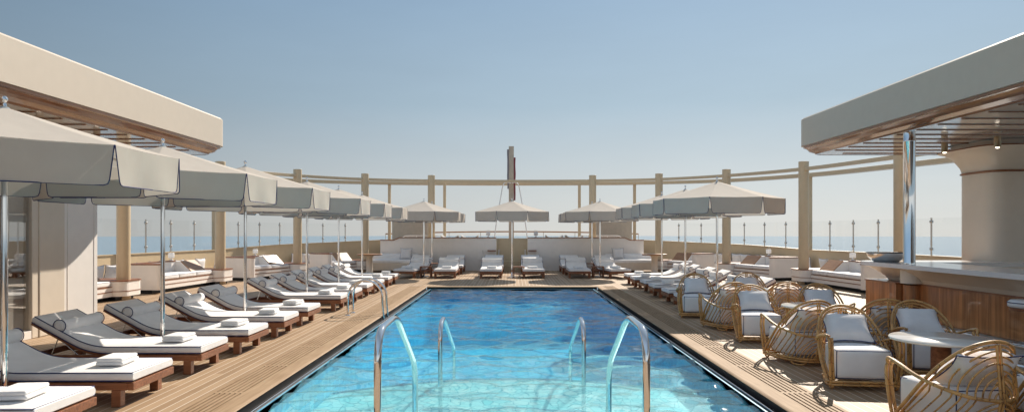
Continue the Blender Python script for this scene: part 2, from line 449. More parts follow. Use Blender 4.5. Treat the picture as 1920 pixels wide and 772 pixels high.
for p_, c_ in stops[1:-1]: cr.elements.new(p_)
for e_, (p_, c_) in zip(cr.elements, stops): e_.position = p_; e_.color = tuple(c_) + (1,)
nt.links.new(sx.outputs['Z'], grad.inputs['Fac'])
dt = nd(nt, 'ShaderNodeVectorMath', operation='DOT_PRODUCT'); nt.links.new(tc.outputs['Generated'], dt.inputs[0]); dt.inputs[1].default_value = d
f = math_chain(nt, 'ADD', math_chain(nt, 'MULTIPLY', dt.outputs['Value'], 0.95), 0.15)
anti = math_chain(nt, 'ADD', math_chain(nt, 'MULTIPLY', math_chain(nt, 'MAXIMUM', math_chain(nt, 'SUBTRACT', 0.45, dt.outputs['Value']), 0.0), 0.6), 0.62)
f = math_chain(nt, 'MINIMUM', math_chain(nt, 'MAXIMUM', f, anti), 1.08)
mpz = nd(nt, 'ShaderNodeMapping'); mpz.inputs['Scale'].default_value = (1.6, 1.6, 7.0); nt.links.new(tc.outputs['Generated'], mpz.inputs['Vector'])
hz = nd(nt, 'ShaderNodeTexNoise'); hz.inputs['Scale'].default_value = 1.5; hz.inputs['Detail'].default_value = 6; hz.inputs['Roughness'].default_value = 0.6; nt.links.new(mpz.outputs['Vector'], hz.inputs['Vector'])
f = math_chain(nt, 'MULTIPLY', f, math_chain(nt, 'ADD', math_chain(nt, 'MULTIPLY', hz.outputs['Fac'], 0.16), 0.92))
f = math_chain(nt, 'MULTIPLY', f, K)
vm = nd(nt, 'ShaderNodeVectorMath', operation='SCALE'); nt.links.new(grad.outputs['Color'], vm.inputs[0]); nt.links.new(f, vm.inputs['Scale'])
mxs = nd(nt, 'ShaderNodeMix', data_type='RGBA'); mxs.inputs[0].default_value = 0.97
gl = math_chain(nt, 'POWER', math_chain(nt, 'MAXIMUM', dt.outputs['Value'], 0.0), 4.0)
gs = nd(nt, 'ShaderNodeVectorMath', operation='SCALE'); gs.inputs[0].default_value = (.085 * K, .06 * K, .02 * K); nt.links.new(gl, gs.inputs['Scale'])
ga = nd(nt, 'ShaderNodeVectorMath', operation='ADD'); nt.links.new(vm.outputs[0], ga.inputs[0]); nt.links.new(gs.outputs[0], ga.inputs[1])
nt.links.new(sky.outputs[0], mxs.inputs[6]); nt.links.new(ga.outputs[0], mxs.inputs[7])
nt.links.new(mxs.outputs[2], bg.inputs[0]); bg.inputs[1].default_value = 0.10
sl = bpy.data.lights.new('sun', 'SUN'); sl.energy = 4.5; sl.angle = R(0.5); sl.color = (1.0, 0.90, 0.77)
so = bpy.data.objects.new('sun', sl); COL.objects.link(so)
d = Vector((math.sin(R(AZ)) * math.cos(R(EL)), math.cos(R(AZ)) * math.cos(R(EL)), math.sin(R(EL))))
so.rotation_euler = d.to_track_quat('Z', 'Y').to_euler(); so.location = d * 60
cam = bpy.data.cameras.new('camera'); co = bpy.data.objects.new('camera', cam); COL.objects.link(co)
co.location = (0, 0, 1.6); co.rotation_euler = (R(90), 0, 0)
cam.lens = 24; cam.sensor_width = 36; cam.shift_y = 0.025; cam.clip_start = 0.05; cam.clip_end = 20000
sc.camera = co
sc.view_settings.view_transform = 'Standard'; sc.view_settings.look = 'None'
sc.view_settings.exposure = EXPO; sc.view_settings.gamma = 1.0; sc.view_settings.use_curve_mapping = False
sc.cycles.use_denoising = True
sc.cycles.max_bounces = 10; sc.cycles.diffuse_bounces = 8; sc.cycles.glossy_bounces = 6; sc.cycles.transparent_max_bounces = 24; sc.cycles.transmission_bounces = 6
sc.cycles.caustics_refractive = True; sc.cycles.caustics_reflective = False
sc.cycles.sample_clamp_indirect = 6.0; sc.cycles.sample_clamp_direct = 2.0

# ------------------------------------------------------------------ setting: sea, deck, pool
mb = MB()
n = 96
ring = [(4256 * math.cos(2 * math.pi * k / n), 4256 * math.sin(2 * math.pi * k / n), -25.0) for k in range(n)]
mb.add(ring, [tuple(range(n))])
tag(mb.build('sea', M['sea']), 'calm pale blue open sea out to a hazy horizon', 'sea', kind='structure')

BW = [(-11.2, -14.0), (-11.2, 10.0), (-11.1, 15.0), (-10.95, 18.5), (-10.65, 21.5), (-10.2, 24.2), (-9.3, 27.0), (-7.8, 28.9), (-5.4, 30.3)]
def resample(pl, step=0.8):
    return pl
BWs = [(p.x, p.y) for p in spline([(x, y, 0) for x, y in BW], 5)]
def bw_top(y):
    pts = [(-99, .95), (23.5, .95), (27, 1.06), (28.9, 1.12), (30.3, 1.23), (99, 1.23)]
    for (a, b), (c, e) in zip(pts, pts[1:]):
        if a <= y <= c: return b + (e - b) * (y - a) / (c - a)

PX, PY0, PY1 = 2.48, 4.0, 19.9      # deck edge round the pool
SL0, SL1 = 2.64, 3.00               # slotted drain strip
def sheet(mbx, x0, x1, y0, y1, z=0.0, mi=0):
    mbx.add([(x0, y0, z), (x1, y0, z), (x1, y1, z), (x0, y1, z)], [(0, 1, 2, 3)], mi)
dk = MB()
outline = [(x, y) for x, y in BWs]
# side decks as strips following the bulwark
for sgn in (-1, 1):
    prev = None
    for (x, y) in outline + [(-5.4, 30.31), (0, 30.31)]:
        if prev:
            y0, y1 = prev[1], y
            if y1 - y0 > 1e-4:
                xa, xb = abs(prev[0]), abs(x)
                inner = SL1
                vs = [(sgn * inner, y0, 0), (sgn * xa, y0, 0), (sgn * xb, y1, 0), (sgn * inner, y1, 0)]
                dk.add(vs if sgn > 0 else vs[::-1], [(0, 1, 2, 3)])
        prev = (x, y)
sheet(dk, -SL1, SL1, -14, PY0 - 0.5)
sheet(dk, -SL1, SL1, PY1 + 0.25, 30.31)
tag(dk.build('teak_deck', M['deck']), 'pale caulked teak deck planking', 'deck', kind='structure')
# plain border round the pool with bullnose
bd = MB()
for sgn in (-1, 1):
    prof = [(SL0, 0.0), (PX + 0.03, 0.0), (PX + 0.012, -0.006), (PX, -0.014), (PX + 0.012, -0.026), (SL0, -0.026)]
    rings = [[(sgn * x, y, z) for x, z in (prof if sgn < 0 else prof[::-1])] for y in (PY0 - 0.5, PY1 + 0.25)]
    bd.loft(rings, mi=0, smooth=False)
prof = [(PY1 + 0.25, 0), (PY1 + 0.03, 0), (PY1 + .012, -.006), (PY1, -.014), (PY1 + .012, -.026), (PY1 + .25, -.026)]
bd.loft([[(x, y, z) for y, z in prof] for x in (-PX, PX)], smooth=False)
prof = [(PY0 - 0.5, 0), (PY0 - 0.03, 0), (PY0 - .012, -.006), (PY0, -.014), (PY0 - .012, -.026), (PY0 - .5, -.026)]
bd.loft([[(x, y, z) for y, z in prof][::-1] for x in (-PX, PX)], smooth=False)
tag(bd.build('pool_border', M['border']), 'plain rounded teak board edging the pool', 'pool edge', kind='structure')

# drain strips with real slots
for sgn, side in ((-1, 'left'), (1, 'right')):
    g = MB()
    ns = 7; pitch = (SL1 - SL0) / ns; sw = 0.019
    y = PY0 - 0.5; L = 1.37; br = 0.05
    y_end = PY1 + 0.25
    for i in range(ns):
        a = SL0 + i * pitch + sw / 2 + (0.0); b = SL0 + (i + 1) * pitch - sw / 2
        g.box(*sorted((sgn * a, sgn * b)), y, y_end, -0.02, 0.0)
    for i in range(ns + 1):
        xm = SL0 + i * pitch
        xa = max(SL0, xm - sw / 2); xb = min(SL1, xm + sw / 2)
        if i in (0, ns):
            g.box(*sorted((sgn * xa, sgn * xb)), y, y_end, -0.02, 0.0); continue
        yy = 4.0 - 1.37 + (6.80 - 4.0) % 1.37 - br / 2 + (0.03 * i if False else 0)
        while yy < y_end:
            if yy > y: g.box(*sorted((sgn * xa, sgn * xb)), yy, min(yy + br, y_end), -0.02, 0.0)
            yy += L
    o = g.build('drain_grating', M['border']); tag(o, f'long slotted teak drain grating along the {side} edge of the pool', 'drain', 'drain gratings beside the pool')
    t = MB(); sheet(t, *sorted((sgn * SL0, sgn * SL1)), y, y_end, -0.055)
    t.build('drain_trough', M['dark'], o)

# pool shell: gutter, walls, floor
GX = 2.34      # inner wall
ps = MB()
for sgn in (-1, 1):
    a, b = sorted((sgn * GX, sgn * (PX + 0.1)))
    ps.box(a, b, PY0 - .1, PY1 + .1, -0.13, -0.10, 0)
ps.box(-GX, GX, PY1 - 0.14, PY1 + .1, -0.131, -0.101, 0); ps.box(-GX, GX, PY0 - .1, PY0 + 0.14, -0.131, -0.101, 0)
# dark riser under the border
for sgn in (-1, 1):
    a, b = sorted((sgn * (PX + 0.02), sgn * (PX + 0.05))); ps.box(a, b, PY0 - .02, PY1 + .02, -0.10, -0.027, 0)
ps.box(-PX, PX, PY1 + .02, PY1 + .05, -0.10, -0.027, 0)
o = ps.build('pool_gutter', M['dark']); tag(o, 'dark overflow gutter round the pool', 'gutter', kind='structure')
YA, YB = PY0 + 0.14, PY1 - 0.14
fl = MB()
# walls (facing inward), tile band then mosaic
def wall(x0, y0, x1, y1, z0, z1, mi):
    fl.add([(x0, y0, z0), (x1, y1, z0), (x1, y1, z1), (x0, y0, z1)], [(0, 1, 2, 3)], mi)
for (x0, y0, x1, y1) in ((-GX, YA, -GX, YB), (-GX, YB, GX, YB), (GX, YB, GX, YA), (GX, YA, -GX, YA)):
    wall(x0, y0, x1, y1, -0.36, -0.06, 2); wall(x0, y0, x1, y1, -1.65, -0.36, 1)
# rim
for sgn in (-1, 1):
    a, b = sorted((sgn * GX, sgn * (GX + 0.02))); fl.box(a, b, YA, YB, -0.10, -0.058, 2)
fl.box(-GX, GX, YB, YB + 0.02, -0.10, -0.058, 2)
# shallow shelf with a curved front edge, then steps down, then deep floor
def arcpts(yc, bulge, nn=24):
    return [(-GX + 2 * GX * k / nn, yc + bulge * (1 - (2 * k / nn - 1) ** 2)) for k in range(nn + 1)]
levels = [(-0.50, YA, 8.9, 0.9, 0), (-0.78, 8.9, 9.8, 0.9, 4), (-1.05, 9.8, 11.0, 0.9, 4)]
for (z, yb, yf, bu, mi) in levels:
    F = arcpts(yf, bu); B = arcpts(yb, bu) if yb > YA else arcpts(YA, 0)
    k = len(F)
    fl.add([(x, y, z) for x, y in B] + [(x, y, z) for x, y in F], [(i, i + 1, k + i + 1, k + i) for i in range(k - 1)], mi)
    fl.add([(x, y, z) for x, y in F] + [(x, y, z - 0.32) for x, y in F], [(i, i + 1, k + i + 1, k + i) for i in range(k - 1)], mi)
    E = [(x, y - 0.11) for x, y in F]
    fl.add([(x, y, z + .004) for x, y in E] + [(x, y, z + .004) for x, y in F], [(i, i + 1, k + i + 1, k + i) for i in range(k - 1)], 3)
sheet(fl, -GX, GX, 10.5, YB, -1.5, 1)
# dark curved inlay on the shelf
inl = []
for k in range(33):
    a = R(12 + 156 * k / 32); inl.append((2.15 * math.cos(a), 4.6 + 2.5 * math.sin(a)))
inr = []
for k in range(33):
    a = R(12 + 156 * k / 32); inr.append((2.05 * math.cos(a), 4.6 + 2.4 * math.sin(a)))
fl.add([(x, y, -0.495) for x, y in inl] + [(x, y, -0.495) for x, y in inr], [(i, i + 1, 33 + i + 1, 33 + i) for i in range(32)], 3)
basin = fl.build('pool_basin', [M['shallow'], M['deep'], M['bandtile'], M['navytile'], M['midtile']]); tag(basin, 'turquoise mosaic swimming pool basin', 'pool', kind='structure')
# rails in the gutter
for sgn, side in ((-1, 'left'), (1, 'right')):
    t = MB(); t.tube([(sgn * 2.425, PY0, -0.075), (sgn * 2.425, PY1 - .06, -0.075)], 0.008, 8)
    t.box(*sorted((sgn * 2.42, sgn * 2.43)), PY0, PY1, -0.10, -0.083)
    tag(t.build('gutter_rail', M['gsteel']), f'thin steel rail in the dark gutter along the {side} side of the pool', 'rail')
t = MB(); t.tube([(-2.42, PY1 - .06, -0.075), (2.42, PY1 - .06, -0.075)], 0.008, 8); t.box(-2.42, 2.42, PY1 - .065, PY1 - .055, -0.10, -0.083)
tag(t.build('gutter_rail', M['gsteel']), 'thin steel rail in the dark gutter across the far end of the pool', 'rail')

# water with real ripples
def ripple_setup():
    rnd = random.Random(11); W = []
    for lam, amp, k in ((1.6, .0095, 6), (0.75, .0078, 8), (0.40, .0036, 12), (0.20, .0009, 12)):
        for _ in range(k):
            th = rnd.gauss(math.pi / 2 - .25, .5); l = lam * rnd.uniform(.75, 1.3)
            W.append((2 * math.pi / l * math.cos(th), 2 * math.pi / l * math.sin(th), rnd.uniform(0, 6.28), amp * rnd.uniform(.5, 1.2)))
    return W
import numpy as np
WZ = -0.085
nx, ny = 150, 500
gx = np.linspace(-GX - 0.006, GX + 0.006, nx); gy = np.linspace(YA - 0.006, YB + 0.006, ny)
Xg, Yg = np.meshgrid(gx, gy); Hh = np.zeros_like(Xg)
for kx, ky, ph, am in ripple_setup(): Hh += am * np.sin(kx * Xg + ky * Yg + ph)
Hh += WZ
verts = [(float(a), float(b), float(c)) for a, b, c in zip(Xg.ravel(), Yg.ravel(), Hh.ravel())]
faces = [(j * nx + i, j * nx + i + 1, (j + 1) * nx + i + 1, (j + 1) * nx + i) for j in range(ny - 1) for i in range(nx - 1)]
wm = MB(); wm.add(verts, faces, 0, True)
# side skirts and bottom close the volume
loop = [i for i in range(nx)] + [j * nx + nx - 1 for j in range(1, ny)] + [(ny - 1) * nx + i for i in range(nx - 2, -1, -1)] + [j * nx for j in range(ny - 2, 0, -1)]
ob = len(wm.v)
for i in loop: wm.v.append((wm.v[i][0], wm.v[i][1], -1.7))
Ln = len(loop)
for i in range(Ln):
    j = (i + 1) % Ln
    wm.f.append((loop[j], loop[i], ob + i, ob + j)); wm.mi.append(0); wm.sm.append(False)
wm.f.append(tuple(ob + i for i in range(Ln))[::-1]); wm.mi.append(0); wm.sm.append(False)
wo = wm.build('pool_water', M['water']); 
tag(wo, 'rippled clear turquoise pool water', 'water', kind='structure')

# hull below the bulwark
hu = MB()
for sgn in (-1, 1):
    P = [(sgn * (abs(x) + 0.04), y) for x, y in outline]
    k = len(P)
    fs = [(i, i + 1, k + i + 1, k + i) for i in range(k - 1)]
    hu.add([(x, y, -25.2) for x, y in P] + [(x, y, -0.01) for x, y in P], fs if sgn > 0 else [f[::-1] for f in fs])
tag(hu.build('ship_hull', M['white']), 'white side of the ship below the deck', 'hull', kind='structure')

# ------------------------------------------------------------------ bulwark and glass balustrade
for sgn, side in ((-1, 'left'), (1, 'right')):
    b = MB(); P = outline
    k = len(P); T = 0.10
    rings = []
    for i, (x, y) in enumerate(P):
        zt = bw_top(y); xa = sgn * abs(x); xi = sgn * (abs(x) - T)
        rings.append([(xi, y, 0), (xa, y, 0), (xa, y, zt), (xi, y, zt)])
    b.loft(rings, smooth=False)
    o = b.build('bulwark', M['tan']); tag(o, f'tan painted bulwark wall curving along the {side} side of the deck', 'bulwark', 'bulwark walls')
    c = MB()
    rings = []
    for i, (x, y) in enumerate(P):
        zt = bw_top(y); rings.append([(sgn * (abs(x) - .13), y, zt + .002), (sgn * (abs(x) + .03), y, zt + .002), (sgn * (abs(x) + .03), y, zt + .03), (sgn * (abs(x) - .13), y, zt + .03)])
    c.loft(rings, smooth=False); c.build('cap_rail', M['tan'], o)
    # balustrade
    root = empty('glass_balustrade', (sgn * 11, 15, .95), 0, f'clear glass wind screen on slim steel posts along the {side} bulwark', 'balustrade', 'glass wind screens')
    posts = [170, 220, 270, 317, 361, 403, 444, 484, 522, 562, 603, 645]
    pts = []
    for px in posts:
        rt = (px - 960) / 1280.0; best = None
        for (x0, y0), (x1, y1) in zip(P, P[1:]):
            f0 = x0 - rt * y0; f1 = x1 - rt * y1
            if f0 * f1 <= 0 and y0 > 5:
                t = f0 / (f0 - f1); best = (x0 + (x1 - x0) * t, y0 + (y1 - y0) * t)
        if best: pts.append(best)
    extra = [(-11.2, 3.0), (-11.2, 6.0), (-11.2, 9.0), (-11.15, 12.0), (-11.08, 15.2)]
    pts = extra + pts
    inv = Matrix.Translation((-sgn * 11, -15, -.95))
    def L(p): return (p[0] - sgn * 11, p[1] - 15, p[2] - .95)
    for (x, y) in pts:
        z0 = bw_top(y) + .03; xx = sgn * (abs(x) - 0.05)
        q = MB(); q.tube([L((xx, y, z0)), L((xx, y, z0 + .02)), L((xx, y, 1.96))], 0.022, 8)
        po = q.build('post', M['steel'], root)
        for zz in (z0 + .17, 1.86):
            q = MB(); a = L((xx, y, zz)); q.lathe([(0.02, a[2] - .035), (.045, a[2] - .03), (.045, a[2] + .03), (.02, a[2] + .035)], 10, (a[0], a[1])); q.build('clamp', M['steel'], po)
    for (xa, ya), (xb, yb) in zip(pts, pts[1:]):
        xa = sgn * (abs(xa) - .05); xb = sgn * (abs(xb) - .05)
        dx, dy = xb - xa, yb - ya; l = math.hypot(dx, dy); ux, uy = dx / l, dy / l; nxx, nyy = -uy * .006, ux * .006
        a = (xa + ux * .03, ya + uy * .03); e = (xb - ux * .03, yb - uy * .03)
        za, zb = bw_top(ya) + .07, bw_top(yb) + .07
        q = MB(); q.loft([[L((a[0] - nxx, a[1] - nyy, za)), L((a[0] + nxx, a[1] + nyy, za)), L((a[0] + nxx, a[1] + nyy, 1.95)), L((a[0] - nxx, a[1] - nyy, 1.95))],
                          [L((e[0] - nxx, e[1] - nyy, zb)), L((e[0] + nxx, e[1] + nyy, zb)), L((e[0] + nxx, e[1] + nyy, 1.95)), L((e[0] - nxx, e[1] - nyy, 1.95))]], smooth=False)
        q.build('glass_panel', M['glass'], root)

# ------------------------------------------------------------------ ring of columns and rails
CI = [(9.3, 11.8), (9.22, 16.2), (8.93, 20.9), (7.76, 24.7), (5.9, 27.4), (3.38, 28.62)]
def topz(y): return 3.72 + (y - 20.9) * 0.028
colname = ['hidden', 'nearest', 'second', 'third', 'fourth', 'fifth']
for sgn, side in ((-1, 'left'), (1, 'right')):
    for i, (x, y) in enumerate(CI):
        if i == 0: continue
        q = MB(); q.lathe([(.15, 0), (.15, topz(y))], 28, mi=0)
        o = q.build('ring_column', M['tan'], loc=(sgn * x, y, 0), bev=.012)
        q = MB(); q.lathe([(.158, 0.0), (.158, .05)], 28); q.build('base_collar', M['tan'], o)
        q = MB(); q.lathe([(.153, topz(y)), (.156, topz(y) + .012), (.14, topz(y) + .02)], 28); q.build('top_cap', M['tan'], o)
        tag(o, f'round tan column, {colname[i]} from the camera on the {side} side of the pool', 'column', 'tan columns of the ring')
    for i, (x, y) in enumerate([(10.72, 18.9), (10.30, 23.6), (5.42, 30.2), (3.0, 30.4)]):
        zt = topz(y) - .22
        q = MB(); q.box(-.06, .06, -.06, .06, 0, zt - 0.0)
        o = q.build('thin_post', M['tan'], loc=(sgn * x, y, 0), bev=.01)
        q = MB(); q.box(-.08, .08, -.08, .08, 0, .02); q.build('foot_plate', M['tan'], o)
        tag(o, f'slim square post of the outer rail, {["nearest", "second", "third", "fourth"][i]} from the camera on the {side} side', 'post', 'slim posts of the outer ring')
def ring_rail(pts, hz, tz, off, label):
    P = spline([(x, y, 0) for x, y in pts], 8)
    rings = []
    for i, p in enumerate(P):
        a = P[max(i - 1, 0)]; b = P[min(i + 1, len(P) - 1)]; t = (b - a).normalized(); nn = Vector((-t.y, t.x, 0))
        z = topz(p.y) + off
        rings.append([tuple(p + nn * s * tz / 2 + Vector((0, 0, z + h))) for s, h in ((1, 0), (-1, 0), (-1, hz), (1, hz))])
    q = MB(); q.loft(rings, smooth=False)
    o = q.build('ring_rail', M['tan'], bev=.008); tag(o, label, 'rail', 'curved rails of the open ring')
inner = [(-x, y) for x, y in CI[1:]] + [(0, 29.0)] + [(x, y) for x, y in reversed(CI[1:])]
ring_rail([(-9.3, 13.6)] + inner + [(9.3, 13.6)], .105, .12, -.26, 'long curved tan rail joining the tops of the round columns')
outer = [(-10.95, 13.6), (-10.72, 18.9), (-10.30, 23.6), (-8.6, 27.9), (-5.42, 30.2), (-3.0, 30.75), (0, 31.0)]
outer = outer + [(-x, y) for x, y in reversed(outer[:-1])]
ring_rail(outer, .13, .3, -.31, 'long curved tan rail on slim posts outside the round columns')

# ------------------------------------------------------------------ banquettes
def local_frame(A, B, sgn):
    A = Vector((A[0] * sgn, A[1], 0)); B = Vector((B[0] * sgn, B[1], 0))
    t = (B - A); L = t.length; t.normalize()
    n = Vector((-t.y, t.x, 0))
    if n.x * sgn > 0: n = -n          # towards the pool
    return A, t, n, L
WH = dict()
bayname = ['behind the bar end' , 'second', 'third', 'farthest']
backs = {}
for sgn, side in ((-1, 'left'), (1, 'right')):
    for k in range(4):
        A, t, n, L = local_frame(CI[k], CI[k + 1], sgn)
        ang = math.atan2(t.y, t.x)
        flip = (Vector((-t.y, t.x, 0)).dot(n) < 0)
        lab = f'white built-in banquette with teak trim, {["nearest", "second", "third", "farthest"][k]} of the four along the {side} side'
        root = empty('banquette', A, ang, lab, 'banquette seat', 'white built-in banquettes')
        s = -1 if flip else 1
        def bx(m, u0, u1, n0, n1, z0, z1, mi=0):
            m.box(u0, u1, *sorted((s * n0, s * n1)), z0, z1, mi)
        def poly(pts):
            pts = [(u, s * v) for u, v in pts]
            return pts if s > 0 else pts[::-1]
        up0 = 1.30
        # radial partition with rounded end
        m = MB(); m.prism(poly(rrect(up0, up0 + .24, -.95, .12, .11, 5, (0, 0, 1, 1))), .10, .74, smooth=False); m.build('partition', M['white'], root, bev=.004)
        m = MB(); m.prism(poly(rrect(up0 - .012, up0 + .252, -.96, .135, .12, 5, (0, 0, 1, 1))), .742, .772); m.build('partition_cap', M['teakf'], root, bev=.005)
        ue = L - .45
        # plinth, seat base
        m = MB(); bx(m, up0 + .05, ue + .05, -.70, -.12, 0.0, .10); m.build('plinth', M['dark'], root)
        m = MB(); bx(m, up0 + .243, ue - .003, -.72, 0, .10, .20); bx(m, up0 + .243, ue - .003, -.72, 0, .222, .31); m.build('seat_base', M['white'], root)
        m = MB(); bx(m, up0 + .243, ue - .003, -.72, .008, .201, .221); bx(m, up0 + .243, ue - .003, -.72, .008, .311, .325); m.build('trim', M['teakf'], root)
        nC = 2 if ue - up0 < 2.6 else 3
        cw = (ue - up0 - .26) / nC
        for i in range(nC):
            c0 = up0 + .25 + cw * (i + .5)
            m = MB(); m.rbox(c0, -.36 * s, .39, cw - .012, .70, .125, .035, .012)
            cu = m.build('seat_cushion', M['fabric'], root)
            pp = MB(); pp.tube([(x, y, .435) for x, y in rrect(c0 - cw / 2 + .008, c0 + cw / 2 - .008, -.36 * s - .347, -.36 * s + .347, .03, 3)], .006, 5, True); pp.build('piping', M['navy'], cu)
        # back wall with slope at the far end
        b0, b1, b2 = up0 + .243, L - 1.2, L - .462
        m = MB(); bx(m, b0, b1, -.86, -.74, .05, .74)
        def prof(nz, u0, u1, mm):
            pts = [(s * v, z) for v, z in nz]
            r0 = [(u0, v, z) for v, z in pts]; r1 = [(u1, v, z) for v, z in pts]
            if s > 0: r0, r1 = r1, r0
            mm.loft([r0, r1], smooth=False)
        prof([(-.86, .05), (-.26, .05), (-.26, .44), (-.58, .74), (-.86, .74)], b1 + .001, b2, m)
        m.build('back_wall', M['white'], root, bev=.004)
        m = MB(); bx(m, b0, b1, -.88, -.72, .742, .77)
        m.build('back_cap', M['teakf'], root, bev=.004)
        m = MB(); prof([(-.262, .443), (-.243, .462), (-.563, .763), (-.582, .742)], b1 - .01, b2 + .012, m)
        m.build('sloped_arm_panel', M['honey'], root)
        # pod round the next column, with hole left as overlap on the column foot
        pu0, pu1 = L - .45, L + .42
        m = MB(); m.prism(poly(rrect(pu0, pu1, -.80, .26, .22, 6, (0, 0, 1, 1))), .10, .208); m.prism(poly(rrect(pu0, pu1, -.80, .26, .22, 6, (0, 0, 1, 1))), .226, .44); m.build('column_pod', M['white'], root, bev=.004)
        m = MB(); m.prism(poly(rrect(pu0, pu1 + .006, -.80, .268, .22, 6, (0, 0, 1, 1))), .2085, .2255); m.prism(poly(rrect(pu0, pu1 + .012, -.80, .275, .22, 6, (0, 0, 1, 1))), .441, .466); m.build('pod_trim', M['teakf'], root)
        m = MB(); bx(m, pu0 + .05, pu1 - .1, -.75, .05, 0, .10); m.build('pod_plinth', M['dark'], root)
        # outer bench against the bulwark + its pillows
        # remembered for later
        backs[(sgn, k)] = (A, t, n, L, up0, b1)

# outer benches: long low seat along each bulwark
pil_proto = {}
def pillow_mesh(wd, ht, th, nn=12):
    """square scatter cushion standing in the xz plane (thickness along y), base at z=0"""
    m = MB()
    for sg in (1, -1):
        vs = []
        for i in range(nn + 1):
            for j in range(nn + 1):
                u = -1 + 2 * i / nn; v = -1 + 2 * j / nn
                x = wd / 2 * u * (1 - .15 * (1 - v * v)); z = ht / 2 * v * (1 - .15 * (1 - u * u))
                y = sg * th / 2 * ((1 - u ** 4) * (1 - v ** 4)) ** .55
                vs.append((x, y, z + ht / 2))
        fs = []
        for i in range(nn):
            for j in range(nn):
                q = (i * (nn + 1) + j, i * (nn + 1) + j + 1, (i + 1) * (nn + 1) + j + 1, (i + 1) * (nn + 1) + j)
                fs.append(q if sg > 0 else q[::-1])
        m.add(vs, fs, 0, True)
    edge = []
    for (a, b, c, e) in ((-1, -1, 1, 0), (1, -1, 0, 1), (1, 1, -1, 0), (-1, 1, 0, -1)):
        for i in range(nn):
            u = a + 2 * i / nn * c; v = b + 2 * i / nn * e
            edge.append((wd / 2 * u * (1 - .15 * (1 - v * v)), 0, ht / 2 * v * (1 - .15 * (1 - u * u)) + ht / 2))
    return m, edge
def make_pillow(name, wd, ht, th, label, cat, group, piping=True):
    m, edge = pillow_mesh(wd, ht, th)
    o = m.build(name, M['soft']); tag(o, label, cat, group)
    if piping:
        p = MB(); p.tube(edge, .0055, 5, True); p.build('piping', M['navy'], o)
    return o
for sgn, side in ((-1, 'left'), (1, 'right')):
    seat = MB(); rings = []; bk = []
    sel = [(x, y) for x, y in outline if 11.5 <= y <= 29.0]
    for i, (x, y) in enumerate(sel):
        a = sel[max(i - 1, 0)]; b = sel[min(i + 1, len(sel) - 1)]
        t = Vector((b[0] - a[0], b[1] - a[1], 0)).normalized(); nn = Vector((t.y, -t.x, 0))
        o_ = Vector((x, y, 0)) + nn * .12; i_ = Vector((x, y, 0)) + nn * .62
        fl_ = lambda v, z: (-v.x * -sgn if False else (v.x if sgn < 0 else -v.x), v.y, z)
        rings.append([fl_(o_, .0), fl_(i_, .0), fl_(i_, .31), fl_(o_, .31)])
    seat.loft(rings, smooth=False)
    o = seat.build('outer_bench', M['white'], bev=.01); tag(o, f'long low white bench against the tan bulwark on the {side} side', 'bench', 'benches along the bulwarks')
    # pillows
    dist = 0; cnt = 0
    for (x0, y0), (x1, y1) in zip(sel, sel[1:]):
        l = math.hypot(x1 - x0, y1 - y0); t = Vector(((x1 - x0) / l, (y1 - y0) / l, 0)); nn = Vector((t.y, -t.x, 0))
        m_ = int(l / .58)
        for i in range(max(m_, 1)):
            if random.random() < .12: continue
            f = (i + .5) / max(m_, 1)
            p = Vector((x0 + (x1 - x0) * f, y0 + (y1 - y0) * f, 0)) + nn * (.30 + random.uniform(-.03, .03))
            key = 'p'
            lab = f'white scatter pillow leaning against the tan bulwark on the {side} side'
            if key not in pil_proto:
                q = make_pillow('scatter_pillow', .56, .43, .17, lab, 'pillow', f'scatter pillows along the {side} bulwark'); pil_proto[key] = q
            else: q = copy_tree(pil_proto[key])
            q['label'] = lab; q['group'] = f'scatter pillows along the {side} bulwark'
            px_ = p.x if sgn < 0 else -p.x
            angz = math.atan2(t.y, t.x if sgn < 0 else -t.x)
            q.location = (px_, p.y, .312); q.rotation_euler = (R(random.uniform(6, 16)) * (1 if sgn < 0 else -1), 0, angz + R(random.uniform(-7, 7)))

# small table lanterns on the banquette backs
lan = None
for sgn, side in ((-1, 'left'), (1, 'right')):
    for (k, px) in ((1, 340), (2, 501), (0, 146)):
        if k == 0 and sgn < 0: continue
        A, t, n, L, up0, b1 = backs[(sgn, k)]
        tx = (px - 960) / 1280 * (-sgn)
        # intersect the view line with the back-wall axis n=-.80
        B0 = A - n * .80
        u = (tx * B0.y - B0.x) / (t.x - tx * t.y)
        u = max(up0 + .35, min(b1 - .1, u))
        P = B0 + t * u
        lab = f'small white lantern on the cap of the {["nearest", "second", "third"][k]} banquette, {side} side'
        if lan is None:
            lan = empty('table_lantern', P, 0, lab, 'lantern', 'white table lanterns')
            m = MB(); m.lathe([(.055, 0), (.055, .02), (.02, .03), (.02, .07)], 16); m.build('base', M['tube'], lan)
            m = MB(); m.lathe([(.06, .07), (.085, .075), (.085, .21), (.06, .22)], 16); m.build('shade', M['lamp'], lan)
            m = MB(); m.tube(spline([(-.05, 0, .22), (-.045, 0, .27), (0, 0, .285), (.045, 0, .27), (.05, 0, .22)], 4), .006, 6); m.build('handle', M['steel'], lan)
            o = lan
        else: o = copy_tree(lan)
        o['label'] = lab; o.location = (P.x, P.y, .771)

